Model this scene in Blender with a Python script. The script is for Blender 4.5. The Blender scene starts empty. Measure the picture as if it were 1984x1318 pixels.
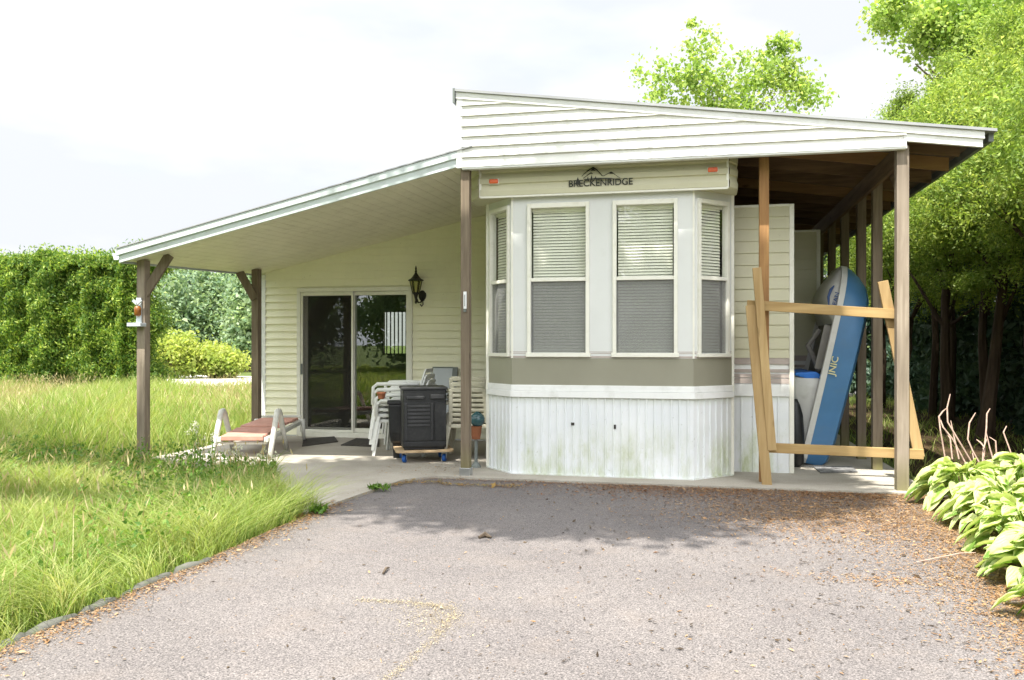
import bpy, bmesh, math, random
import numpy as np
from mathutils import Vector, Matrix

R = math.radians
S = bpy.context.scene
COL = S.collection

# ------------------------------------------------------------ camera
YAW = R(12.4)
FPX, UC, VH = 1600.0, 992.0, 668.0          # focal length and horizon of the photograph, in its pixels
CAMZ = 1.3
cam_d = bpy.data.cameras.new("camera")
cam = bpy.data.objects.new("camera", cam_d)
COL.objects.link(cam)
cam.location = (0, 0, CAMZ)
cam.rotation_euler = (R(90), 0, YAW)
cam_d.sensor_width = 36.0
cam_d.lens = 36.0 * FPX / 1984.0
cam_d.shift_y = 0.0045
cam_d.clip_start, cam_d.clip_end = 0.05, 2000
S.camera = cam

# ------------------------------------------------------------ light
SUN = Vector((-0.11, -0.40, 0.91)).normalized()
EXPOSURE = 1.78
S.view_settings.view_transform = 'Standard'
S.view_settings.look = 'None'
S.view_settings.gamma = 1
S.view_settings.exposure = EXPOSURE
sun_d = bpy.data.lights.new("sun", 'SUN')
sun_d.energy = 3.2
sun_d.angle = R(0.6)
sun_d.color = (1.0, 0.95, 0.86)
sun = bpy.data.objects.new("sun", sun_d)
COL.objects.link(sun)
sun.location = SUN * 60
sun.rotation_euler = SUN.to_track_quat('Z', 'Y').to_euler()

world = bpy.data.worlds.new("World")
S.world = world
world.use_nodes = True
wt = world.node_tree
wt.nodes.clear()
def wn(t, **kw):
    n = wt.nodes.new(t)
    for k, v in kw.items():
        setattr(n, k, v)
    return n
w_out = wn('ShaderNodeOutputWorld')
w_sky = wn('ShaderNodeTexSky', sky_type='NISHITA', sun_disc=False)
w_sky.sun_elevation = math.asin(SUN.z)
w_sky.sun_rotation = math.atan2(SUN.x, SUN.y)
w_sky.air_density = 1.0
w_sky.dust_density = 2.0
w_bg = wn('ShaderNodeBackground')
w_bg.inputs['Strength'].default_value = 0.10
w_cl = wn('ShaderNodeBackground')
w_cr = wn('ShaderNodeValToRGB')                     # cloud brightness: grey bellies to white tops
w_cr.color_ramp.elements[0].position = 0.40
w_cr.color_ramp.elements[0].color = (0.85, 0.88, 0.95, 1)
w_cr.color_ramp.elements[1].position = 0.56
w_cr.color_ramp.elements[1].color = (1, 1, 1, 1)
w_dot = wn('ShaderNodeVectorMath', operation='DOT_PRODUCT')   # clouds are brighter round the sun
w_dot.inputs[1].default_value = SUN
w_near = wn('ShaderNodeMapRange')
w_near.interpolation_type = 'SMOOTHSTEP'
w_near.inputs['From Min'].default_value = -0.05
w_near.inputs['From Max'].default_value = 0.95
w_near.inputs['To Min'].default_value = 0.32
w_near.inputs['To Max'].default_value = 1.08
w_tc = wn('ShaderNodeTexCoord')
w_mp = wn('ShaderNodeMapping')
w_mp.inputs['Scale'].default_value = (1.0, 1.0, 2.4)
w_mp.inputs['Location'].default_value = (0.35, 0.1, 0.0)
w_n1 = wn('ShaderNodeTexNoise')
w_n1.inputs['Scale'].default_value = 2.6
w_n1.inputs['Detail'].default_value = 6
w_n1.inputs['Roughness'].default_value = 0.5
w_mp2 = wn('ShaderNodeMapping')
w_mp2.inputs['Scale'].default_value = (1.0, 1.0, 2.8)
w_mp2.inputs['Location'].default_value = (1.7, 3.1, 0.4)
w_n2 = wn('ShaderNodeTexNoise')
w_n2.inputs['Scale'].default_value = 3.1
w_n2.inputs['Detail'].default_value = 5
w_r = wn('ShaderNodeValToRGB')                      # cloud cover
w_r.color_ramp.elements[0].position = 0.30
w_r.color_ramp.elements[0].color = (0.80, 0.80, 0.80, 1)
w_r.color_ramp.elements[1].position = 0.52
w_r.color_ramp.elements[1].color = (1, 1, 1, 1)
w_mix = wn('ShaderNodeMixShader')
L = wt.links.new
L(w_dot.outputs['Value'], w_near.inputs['Value']); L(w_near.outputs[0], w_cl.inputs['Strength'])
L(w_tc.outputs['Generated'], w_dot.inputs[0]); L(w_tc.outputs['Generated'], w_mp.inputs[0]); L(w_mp.outputs[0], w_n1.inputs['Vector'])
L(w_tc.outputs['Generated'], w_mp2.inputs[0]); L(w_mp2.outputs[0], w_n2.inputs['Vector'])
L(w_n1.outputs['Fac'], w_r.inputs[0]); L(w_n2.outputs['Fac'], w_cr.inputs[0])
L(w_cr.outputs[0], w_cl.inputs['Color'])
L(w_sky.outputs[0], w_bg.inputs['Color'])
L(w_r.outputs[0], w_mix.inputs[0]); L(w_bg.outputs[0], w_mix.inputs[1]); L(w_cl.outputs[0], w_mix.inputs[2])
L(w_mix.outputs[0], w_out.inputs['Surface'])

# ------------------------------------------------------------ measuring helpers
SN, CS = math.sin(YAW), math.cos(YAW)
def P(u, v, Y):
    """point of the vertical plane at depth Y that the photograph shows at pixel u, v"""
    xc = (u - UC) / FPX
    d = Y / (CS + xc * SN)
    return Vector((d * (-SN + xc * CS), Y, CAMZ + (VH - v) * d / FPX))
def G(u, v, z=0.0):
    """point of the level plane at height z that the photograph shows at pixel u, v"""
    xc = (u - UC) / FPX
    d = (CAMZ - z) * FPX / (v - VH)
    return Vector((d * (-SN + xc * CS), d * (CS + xc * SN), z))
def D(u, v, d):
    """point at distance d along the view axis"""
    xc = (u - UC) / FPX
    return Vector((d * (-SN + xc * CS), d * (CS + xc * SN), CAMZ + (VH - v) * d / FPX))

# ------------------------------------------------------------ materials
def nm(name):
    m = bpy.data.materials.new(name)
    m.use_nodes = True
    nt = m.node_tree
    nt.nodes.clear()
    out = nt.nodes.new('ShaderNodeOutputMaterial')
    return m, nt, out
def ramp(nt, stops, inp):
    r = nt.nodes.new('ShaderNodeValToRGB')
    e = r.color_ramp.elements
    while len(e) < len(stops): e.new(0.5)
    for k, (p, c) in enumerate(stops):
        e[k].position = p
        e[k].color = (c[0], c[1], c[2], 1)
    nt.links.new(inp, r.inputs[0])
    return r.outputs[0]
def coords(nt, scale=(1, 1, 1), kind='Object', rot=(0, 0, 0)):
    t = nt.nodes.new('ShaderNodeTexCoord')
    mp = nt.nodes.new('ShaderNodeMapping')
    mp.inputs['Scale'].default_value = scale
    mp.inputs['Rotation'].default_value = rot
    nt.links.new(t.outputs[kind], mp.inputs[0])
    return mp.outputs[0]
def noise(nt, vec, scale, detail=4, rough=0.55, dist=0.0):
    n = nt.nodes.new('ShaderNodeTexNoise')
    n.inputs['Scale'].default_value = scale
    n.inputs['Detail'].default_value = detail
    n.inputs['Roughness'].default_value = rough
    n.inputs['Distortion'].default_value = dist
    if vec is not None: nt.links.new(vec, n.inputs['Vector'])
    return n.outputs['Fac']
def mixc(nt, fac, a, b, mode='MIX'):
    m = nt.nodes.new('ShaderNodeMix')
    m.data_type = 'RGBA'
    m.blend_type = mode
    def put(sock, v):
        if isinstance(v, (tuple, list)): sock.default_value = (v[0], v[1], v[2], 1)
        elif isinstance(v, (int, float)): sock.default_value = v
        else: nt.links.new(v, sock)
    put(m.inputs[0], fac); put(m.inputs[6], a); put(m.inputs[7], b)
    return m.outputs[2]
def mathn(nt, op, a, b=None, clamp=False):
    m = nt.nodes.new('ShaderNodeMath')
    m.operation = op
    m.use_clamp = clamp
    for k, v in enumerate((a, b)):
        if v is None: continue
        if isinstance(v, (int, float)): m.inputs[k].default_value = v
        else: nt.links.new(v, m.inputs[k])
    return m.outputs[0]
def bsdf(nt, out, color, rough=0.6, bump=None, bump_s=0.3, bump_d=0.01, spec=0.5, metallic=0.0):
    b = nt.nodes.new('ShaderNodeBsdfPrincipled')
    if isinstance(color, (tuple, list)): b.inputs['Base Color'].default_value = (color[0], color[1], color[2], 1)
    else: nt.links.new(color, b.inputs['Base Color'])
    if isinstance(rough, (int, float)): b.inputs['Roughness'].default_value = rough
    else: nt.links.new(rough, b.inputs['Roughness'])
    b.inputs['Specular IOR Level'].default_value = spec
    b.inputs['Metallic'].default_value = metallic
    if bump is not None:
        bp = nt.nodes.new('ShaderNodeBump')
        bp.inputs['Strength'].default_value = bump_s
        bp.inputs['Distance'].default_value = bump_d
        nt.links.new(bump, bp.inputs['Height'])
        nt.links.new(bp.outputs[0], b.inputs['Normal'])
    nt.links.new(b.outputs[0], out.inputs['Surface'])
    return b
def plain(name, c, rough=0.6, var=0.12, scale=6.0, spec=0.4, dirt=None, metallic=0.0, bump=0.0):
    """a paint or plastic with faint wear"""
    m, nt, out = nm(name)
    v = coords(nt)
    n1 = noise(nt, v, scale, 5)
    lo = tuple(x * (1 - var) for x in c)
    hi = tuple(min(1, x * (1 + var)) for x in c)
    col = ramp(nt, [(0.3, lo), (0.7, hi)], n1)
    if dirt:
        n2 = noise(nt, v, scale * 2.7, 6, 0.65)
        f = ramp(nt, [(0.52, (0, 0, 0)), (0.72, (1, 1, 1))], n2)
        col = mixc(nt, mathn(nt, 'MULTIPLY', f, dirt[1]), col, dirt[0])
    n3 = noise(nt, v, 60, 3) if bump else None
    bsdf(nt, out, col, rough, n3, bump, 0.004, spec, metallic)
    return m
def siding(name, c, dirtc, dirt=0.35, rough=0.5, stain_z=None):
    m, nt, out = nm(name)
    v = coords(nt, (1.2, 1.2, 1.2))
    n1 = noise(nt, v, 1.3, 4)
    col = ramp(nt, [(0.3, tuple(x * 0.93 for x in c)), (0.7, c)], n1)
    vs = coords(nt, (3, 3, 1.6))
    n2 = noise(nt, vs, 3.0, 6, 0.7)
    f = ramp(nt, [(0.5, (0, 0, 0)), (0.78, (1, 1, 1))], n2)
    col = mixc(nt, mathn(nt, 'MULTIPLY', f, dirt), col, dirtc)
    sp = noise(nt, coords(nt, (1, 1, 1)), 38, 2)
    f2 = ramp(nt, [(0.70, (0, 0, 0)), (0.76, (1, 1, 1))], sp)
    col = mixc(nt, mathn(nt, 'MULTIPLY', f2, 0.35), col, (0.25, 0.24, 0.18))
    bsdf(nt, out, col, rough, noise(nt, coords(nt, (3, 3, 40)), 4, 3), 0.08, 0.004, 0.4)
    return m
def wood(name, a, b, axis='Z', grain=26, rough=0.8, knots=True, green=0.0):
    m, nt, out = nm(name)
    sc = {'Z': (1, 1, 0.06), 'X': (0.06, 1, 1), 'Y': (1, 0.06, 1)}[axis]
    v = coords(nt, sc)
    n1 = noise(nt, v, grain, 6, 0.65, 0.6)
    col = ramp(nt, [(0.28, a), (0.72, b)], n1)
    big = noise(nt, coords(nt, tuple(min(1, s * 4) for s in sc)), 5, 3)
    col = mixc(nt, ramp(nt, [(0.35, (0.0, 0.0, 0.0)), (0.75, (0.55, 0.55, 0.55))], big), col, tuple(x * 0.6 for x in a))
    if knots:
        vo = nt.nodes.new('ShaderNodeTexVoronoi')
        vo.inputs['Scale'].default_value = 5.5
        nt.links.new(coords(nt, tuple(0.35 if s < 0.5 else 1.0 for s in sc)), vo.inputs['Vector'])
        k = ramp(nt, [(0.05, (1, 1, 1)), (0.13, (0, 0, 0))], vo.outputs['Distance'])
        col = mixc(nt, mathn(nt, 'MULTIPLY', k, 0.75), col, tuple(x * 0.35 for x in a))
    if green:
        t = nt.nodes.new('ShaderNodeNewGeometry')
        sx = nt.nodes.new('ShaderNodeSeparateXYZ')
        nt.links.new(t.outputs['Position'], sx.inputs[0])
        g = mathn(nt, 'SUBTRACT', 0.34, sx.outputs['Z'], False)
        g = mathn(nt, 'MULTIPLY', g, 3.0, True)
        g = mathn(nt, 'MULTIPLY', g, noise(nt, v, 8, 3))
        col = mixc(nt, mathn(nt, 'MULTIPLY', g, green, True), col, (0.16, 0.17, 0.04))
    bsdf(nt, out, col, rough, n1, 0.35, 0.004, 0.25)
    return m
def leafmat(name, cols, trans=0.45, rough=0.5, tcol=None, patch=None):
    """leaf with its own random tint, some light passing through"""
    m, nt, out = nm(name)
    g = nt.nodes.new('ShaderNodeNewGeometry')
    st = [(k / (len(cols) - 1), c) for k, c in enumerate(cols)]
    col = ramp(nt, st, g.outputs['Random Per Island'])
    for k, pt in enumerate(patch if isinstance(patch, list) else [patch] if patch else []):   # (scale, colour, amount): drifts of another tint
        pn = noise(nt, coords(nt, (1, 1 + 0.3 * k, 1)), pt[0], 4, 0.6)
        col = mixc(nt, mathn(nt, 'MULTIPLY', ramp(nt, [(0.40, (0, 0, 0)), (0.66, (1, 1, 1))], pn), pt[2]), col, pt[1])
    d = nt.nodes.new('ShaderNodeBsdfPrincipled')
    d.inputs['Roughness'].default_value = rough
    d.inputs['Specular IOR Level'].default_value = 0.3
    nt.links.new(col, d.inputs['Base Color'])
    t = nt.nodes.new('ShaderNodeBsdfTranslucent')
    tc = mixc(nt, 1.0, col, tcol or (1.35, 1.32, 0.8), 'MULTIPLY')
    nt.links.new(tc, t.inputs['Color'])
    mx = nt.nodes.new('ShaderNodeMixShader')
    mx.inputs[0].default_value = trans
    nt.links.new(d.outputs[0], mx.inputs[1]); nt.links.new(t.outputs[0], mx.inputs[2])
    nt.links.new(mx.outputs[0], out.inputs['Surface'])
    return m
def glass(name, tint=(0.9, 0.95, 0.93), ior=1.5, rough=0.0):
    m, nt, out = nm(name)
    lw = nt.nodes.new('ShaderNodeLayerWeight')
    lw.inputs['Blend'].default_value = 0.5
    r0 = ((ior - 1) / (ior + 1)) ** 2 * 1.5
    fac = mathn(nt, 'ADD', mathn(nt, 'MULTIPLY', mathn(nt, 'POWER', lw.outputs['Facing'], 5.0), 1 - r0), r0, True)
    t = nt.nodes.new('ShaderNodeBsdfTransparent')
    t.inputs['Color'].default_value = (*tint, 1)
    g = nt.nodes.new('ShaderNodeBsdfGlossy')
    g.inputs['Roughness'].default_value = rough
    bp = nt.nodes.new('ShaderNodeBump')
    bp.inputs['Strength'].default_value = 0.03
    bp.inputs['Distance'].default_value = 0.02
    nt.links.new(noise(nt, coords(nt), 2.5, 2), bp.inputs['Height'])
    nt.links.new(bp.outputs[0], g.inputs['Normal'])
    mx = nt.nodes.new('ShaderNodeMixShader')
    nt.links.new(fac, mx.inputs[0])
    nt.links.new(t.outputs[0], mx.inputs[1]); nt.links.new(g.outputs[0], mx.inputs[2])
    nt.links.new(mx.outputs[0], out.inputs['Surface'])
    return m
def mesh_screen(name, c, dens):
    m, nt, out = nm(name)
    t = nt.nodes.new('ShaderNodeBsdfTransparent')
    d = nt.nodes.new('ShaderNodeBsdfDiffuse')
    d.inputs['Color'].default_value = (*c, 1)
    mx = nt.nodes.new('ShaderNodeMixShader')
    n = noise(nt, coords(nt), 90, 2)
    nt.links.new(ramp(nt, [(0.3, (dens - 0.05,) * 3), (0.7, (dens + 0.05,) * 3)], n), mx.inputs[0])
    nt.links.new(t.outputs[0], mx.inputs[1]); nt.links.new(d.outputs[0], mx.inputs[2])
    nt.links.new(mx.outputs[0], out.inputs['Surface'])
    return m

M = {}
M['vinyl'] = siding('white_vinyl', (0.80, 0.80, 0.77), (0.50, 0.49, 0.40), 0.30)
M['ivory'] = siding('ivory_vinyl', (0.90, 0.88, 0.68), (0.60, 0.58, 0.42), 0.14)
M['header'] = siding('aged_white_aluminium', (0.60, 0.58, 0.42), (0.40, 0.38, 0.27), 0.14)
M['trim'] = plain('white_trim_paint', (0.80, 0.81, 0.80), 0.45, 0.04, 3, dirt=((0.42, 0.42, 0.36), 0.25))
M['rake'] = plain('pale_rake_metal', (0.60, 0.66, 0.67), 0.4, 0.05, 3, dirt=((0.35, 0.36, 0.34), 0.3))
M['panel'] = plain('white_bay_panel', (0.67, 0.685, 0.672), 0.4, 0.03, 2, dirt=((0.6, 0.6, 0.58), 0.25))
M['frame'] = plain('white_window_frame', (0.78, 0.77, 0.69), 0.4, 0.05, 5, dirt=((0.5, 0.48, 0.34), 0.3))
M['taupe'] = plain('taupe_band', (0.275, 0.265, 0.205), 0.32, 0.06, 2.5, 0.6)
M['stripe'] = plain('mauve_stripe', (0.42, 0.36, 0.33), 0.4, 0.08, 9)
M['soffit'] = plain('ivory_soffit', (0.88, 0.84, 0.70), 0.5, 0.05, 2.5, dirt=((0.45, 0.40, 0.28), 0.25))
M['post'] = wood('weathered_post', (0.13, 0.10, 0.07), (0.28, 0.225, 0.165), 'Z', 24, green=1.0)
M['post_pale'] = wood('pale_weathered_post', (0.20, 0.16, 0.12), (0.38, 0.32, 0.255), 'Z', 24, green=0.8)
M['post_brown'] = wood('brown_lumber', (0.26, 0.13, 0.055), (0.46, 0.27, 0.11), 'Z', 24)
M['pineZ'] = wood('fresh_pine_upright', (0.34, 0.22, 0.095), (0.50, 0.36, 0.18), 'Z', 22)
M['pineX'] = wood('fresh_pine_bar', (0.34, 0.22, 0.09), (0.50, 0.36, 0.17), 'X', 22)
M['rafternew'] = wood('newer_rafter', (0.25, 0.14, 0.065), (0.40, 0.25, 0.12), 'X', 20)
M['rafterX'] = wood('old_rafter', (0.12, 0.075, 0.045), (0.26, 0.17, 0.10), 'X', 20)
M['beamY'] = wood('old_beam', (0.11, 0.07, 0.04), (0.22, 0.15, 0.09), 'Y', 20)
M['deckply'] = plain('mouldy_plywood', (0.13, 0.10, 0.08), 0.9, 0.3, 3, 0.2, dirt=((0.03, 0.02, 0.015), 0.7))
M['roofmetal'] = plain('grey_roof_metal', (0.30, 0.31, 0.32), 0.45, 0.12, 3, 0.5)
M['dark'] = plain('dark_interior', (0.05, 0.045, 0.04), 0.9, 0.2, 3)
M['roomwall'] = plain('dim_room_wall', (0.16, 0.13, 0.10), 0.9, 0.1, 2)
M['blackiron'] = plain('black_iron', (0.018, 0.017, 0.014), 0.45, 0.2, 20, 0.4)
M['black'] = plain('black_plastic', (0.014, 0.015, 0.016), 0.42, 0.2, 12, 0.45, dirt=((0.06, 0.06, 0.055), 0.3))
M['blackgrey'] = plain('charcoal_plastic', (0.035, 0.036, 0.038), 0.5, 0.15, 12, 0.4)
M['chairwhite'] = plain('white_resin', (0.74, 0.75, 0.72), 0.45, 0.05, 6, dirt=((0.40, 0.40, 0.33), 0.35))
M['chairivory'] = plain('yellowed_resin', (0.66, 0.63, 0.50), 0.5, 0.06, 6, dirt=((0.36, 0.34, 0.25), 0.35))
M['loungewhite'] = plain('grey_white_resin', (0.60, 0.60, 0.55), 0.5, 0.08, 8, dirt=((0.30, 0.29, 0.22), 0.45))
M['salmon'] = plain('faded_salmon_vinyl', (0.50, 0.26, 0.20), 0.6, 0.15, 5, dirt=((0.32, 0.18, 0.13), 0.4))
M['blind'] = plain('ivory_blind', (0.86, 0.85, 0.74), 0.5, 0.05, 4)
M['vblind'] = plain('dark_vertical_blind', (0.10, 0.085, 0.065), 0.8, 0.15, 3)
M['glass'] = glass('window_glass', (0.98, 0.99, 0.98))
M['doorglass'] = glass('door_glass', (0.75, 0.78, 0.74), 1.8)
M['screen'] = mesh_screen('insect_screen', (0.30, 0.305, 0.30), 0.36)
M['doorscreen'] = mesh_screen('door_screen', (0.04, 0.04, 0.036), 0.30)
M['orange'] = plain('orange_lens', (0.75, 0.12, 0.02), 0.3, 0.1, 20, 0.6)
M['ink'] = plain('black_lettering', (0.02, 0.022, 0.012), 0.5, 0.1, 20)
M['blueink'] = plain('navy_lettering', (0.05, 0.10, 0.25), 0.4, 0.1, 20)
M['yellowink'] = plain('pale_yellow_lettering', (0.68, 0.66, 0.36), 0.4, 0.1, 20)
M['boatblue'] = plain('blue_boat_hull', (0.065, 0.19, 0.38), 0.36, 0.12, 2.5, 0.5, dirt=((0.10, 0.20, 0.30), 0.35))
M['boatwhite'] = plain('grey_white_boat_deck', (0.62, 0.62, 0.59), 0.4, 0.06, 3, dirt=((0.36, 0.35, 0.30), 0.4))
M['boatseat'] = plain('bright_blue_seat', (0.02, 0.17, 0.62), 0.4, 0.1, 4)
M['boatgrey'] = plain('grey_footwell', (0.22, 0.21, 0.19), 0.6, 0.1, 4)
M['ply'] = wood('dolly_plywood', (0.40, 0.28, 0.16), (0.58, 0.44, 0.28), 'X', 20, knots=False)
M['bluewheel'] = plain('blue_wheel_rubber', (0.015, 0.09, 0.34), 0.5, 0.1, 15)
M['steel'] = plain('zinc_steel', (0.45, 0.46, 0.47), 0.35, 0.1, 15, metallic=0.8)
M['greypanel'] = plain('pale_grey_panel', (0.50, 0.54, 0.57), 0.5, 0.05, 4)
M['edgegrey'] = plain('dark_grey_edge', (0.16, 0.18, 0.17), 0.5, 0.1, 6)
M['teal'] = plain('teal_glazed', (0.025, 0.075, 0.085), 0.25, 0.35, 14, 0.6)
M['terra'] = plain('terracotta', (0.22, 0.08, 0.035), 0.8, 0.15, 10)
M['amber'] = plain('amber_plastic', (0.24, 0.085, 0.015), 0.35, 0.3, 30, 0.5)
M['matdark'] = plain('dark_doormat', (0.075, 0.07, 0.065), 0.95, 0.25, 30, 0.1, bump=0.4)
M['matgrey'] = plain('grey_rubber_mat', (0.17, 0.17, 0.17), 0.9, 0.4, 22, 0.2, bump=0.4)
M['stone'] = plain('mossy_grey_stone', (0.10, 0.10, 0.088), 0.9, 0.3, 9, 0.2, dirt=((0.10, 0.13, 0.05), 0.7), bump=0.5)
M['bark'] = wood('tree_bark', (0.07, 0.05, 0.035), (0.19, 0.15, 0.11), 'Z', 14, knots=False)
M['cedarbark'] = wood('cedar_bark', (0.045, 0.03, 0.02), (0.13, 0.09, 0.06), 'Z', 18, knots=False)
M['drystem'] = plain('dry_stem', (0.42, 0.30, 0.24), 0.8, 0.2, 20)
M['lanternglass'] = glass('lantern_glass', (0.82, 0.80, 0.62), 1.4)
M['porcelain'] = plain('white_enamel', (0.82, 0.83, 0.84), 0.3, 0.03, 10)

M['maple'] = leafmat('maple_leaf', [(0.19, 0.30, 0.06), (0.32, 0.44, 0.10), (0.46, 0.56, 0.16), (0.58, 0.64, 0.26)], 0.5, patch=[(1.1, (0.20, 0.34, 0.06), 0.7), (3.1, (0.12, 0.22, 0.04), 0.7)])
M['cedar'] = leafmat('cedar_spray', [(0.06, 0.13, 0.025), (0.11, 0.21, 0.035), (0.24, 0.36, 0.05), (0.50, 0.58, 0.13)], 0.4, patch=(0.8, (0.07, 0.14, 0.035), 0.6))
M['cedarlit'] = leafmat('bright_cedar_spray', [(0.13, 0.22, 0.035), (0.28, 0.39, 0.06), (0.44, 0.54, 0.11), (0.60, 0.65, 0.20)], 0.45, patch=[(0.9, (0.17, 0.28, 0.05), 0.7), (2.7, (0.10, 0.18, 0.035), 0.7)])
M['pine_hedgeshade'] = leafmat('conifer_and_hedge_shade', [(0.04, 0.085, 0.055), (0.07, 0.125, 0.08), (0.12, 0.18, 0.12)], 0.3)  # own tone of the conifers; in the back hedge it paints the shade
M['hazeleaf'] = leafmat('haze_tinted_leaf', [(0.17, 0.27, 0.15), (0.28, 0.39, 0.22), (0.42, 0.51, 0.32)], 0.45, patch=(0.45, (0.11, 0.19, 0.13), 0.75))  # paler, bluer tint paints distance haze into the leaves
M['yellowleaf'] = leafmat('yellow_green_leaf', [(0.26, 0.34, 0.07), (0.38, 0.44, 0.10), (0.52, 0.54, 0.20)], 0.5, patch=(1.2, (0.20, 0.30, 0.06), 0.7))
M['grass'] = leafmat('grass_blade', [(0.10, 0.18, 0.03), (0.17, 0.27, 0.045), (0.26, 0.37, 0.07), (0.36, 0.43, 0.12), (0.50, 0.48, 0.24)], 0.45, patch=[(1.0, (0.44, 0.45, 0.17), 0.7), (1.9, (0.13, 0.24, 0.035), 0.5)])
M['straw'] = leafmat('seed_stalk', [(0.36, 0.30, 0.13), (0.48, 0.40, 0.20), (0.52, 0.46, 0.28)], 0.3, tcol=(1.2, 1.1, 0.8))
M['weed'] = leafmat('weed_leaf', [(0.06, 0.14, 0.02), (0.11, 0.22, 0.03), (0.17, 0.28, 0.04)], 0.4)
M['petal'] = leafmat('pale_flower', [(0.55, 0.58, 0.38), (0.7, 0.7, 0.55)], 0.3, tcol=(1, 1, 0.9))
M['litter'] = leafmat('dry_leaf', [(0.16, 0.08, 0.035), (0.27, 0.15, 0.07), (0.36, 0.22, 0.11), (0.40, 0.28, 0.16), (0.18, 0.11, 0.06)], 0.15, tcol=(1, 0.9, 0.7))
M['rust'] = leafmat('rusty_needles', [(0.12, 0.05, 0.02), (0.22, 0.10, 0.04), (0.30, 0.16, 0.07), (0.16, 0.08, 0.04)], 0.12, tcol=(1, 0.9, 0.7))
M['goldlitter'] = leafmat('golden_litter', [(0.28, 0.18, 0.05), (0.36, 0.25, 0.08), (0.30, 0.15, 0.05), (0.22, 0.24, 0.05)], 0.2, tcol=(1, 0.9, 0.6))
M['litterdark'] = leafmat('brown_seed', [(0.04, 0.028, 0.018), (0.08, 0.055, 0.032), (0.13, 0.09, 0.05)], 0.1, tcol=(1, 0.9, 0.7))
M['grit'] = leafmat('pale_grit', [(0.26, 0.21, 0.13), (0.33, 0.27, 0.17), (0.38, 0.33, 0.23)], 0.05, tcol=(1, 1, 1))

def asphalt():
    m, nt, out = nm('worn_asphalt')
    v = coords(nt)
    big = noise(nt, v, 0.9, 5, 0.6)
    col = ramp(nt, [(0.3, (0.124, 0.117, 0.117)), (0.7, (0.160, 0.151, 0.148))], big)
    fine = noise(nt, v, 125, 3, 0.7)
    fc = ramp(nt, [(0.34, (0.34, 0.33, 0.33)), (0.5, (0.97, 0.96, 0.96)), (0.64, (1.60, 1.54, 1.51))], fine)
    col = mixc(nt, 0.9, col, fc, 'MULTIPLY')
    vo = nt.nodes.new('ShaderNodeTexVoronoi')
    vo.inputs['Scale'].default_value = 110
    nt.links.new(v, vo.inputs['Vector'])
    vr = ramp(nt, [(0.0, (0.66, 0.64, 0.64)), (1.0, (1.30, 1.27, 1.24))], vo.outputs['Color'])
    col = mixc(nt, 0.7, col, vr, 'MULTIPLY')
    warm = noise(nt, v, 2.3, 6, 0.7)
    col = mixc(nt, ramp(nt, [(0.52, (0, 0, 0)), (0.75, (0.3, 0.3, 0.3))], warm), col, (0.20, 0.165, 0.14))
    bsdf(nt, out, col, 0.9, fine, 0.5, 0.006, 0.25)
    return m
def concrete():
    m, nt, out = nm('weathered_concrete')
    v = coords(nt)
    big = noise(nt, v, 1.3, 6, 0.65)
    col = ramp(nt, [(0.3, (0.30, 0.275, 0.235)), (0.7, (0.44, 0.41, 0.365))], big)
    fine = noise(nt, v, 70, 4, 0.7)
    col = mixc(nt, 0.5, col, ramp(nt, [(0.3, (0.6, 0.6, 0.58)), (0.7, (1.3, 1.28, 1.22))], fine), 'MULTIPLY')
    bsdf(nt, out, col, 0.9, fine, 0.3, 0.004, 0.25)
    return m
def soil(name, a, b, c):
    m, nt, out = nm(name)
    v = coords(nt)
    n1 = noise(nt, v, 1.1, 6, 0.7)
    col = ramp(nt, [(0.3, a), (0.5, b), (0.72, c)], n1)
    fine = noise(nt, v, 45, 4, 0.7)
    col = mixc(nt, 0.6, col, ramp(nt, [(0.3, (0.5, 0.5, 0.5)), (0.7, (1.4, 1.4, 1.4))], fine), 'MULTIPLY')
    bsdf(nt, out, col, 0.95, fine, 0.6, 0.02, 0.1)
    return m
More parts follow.
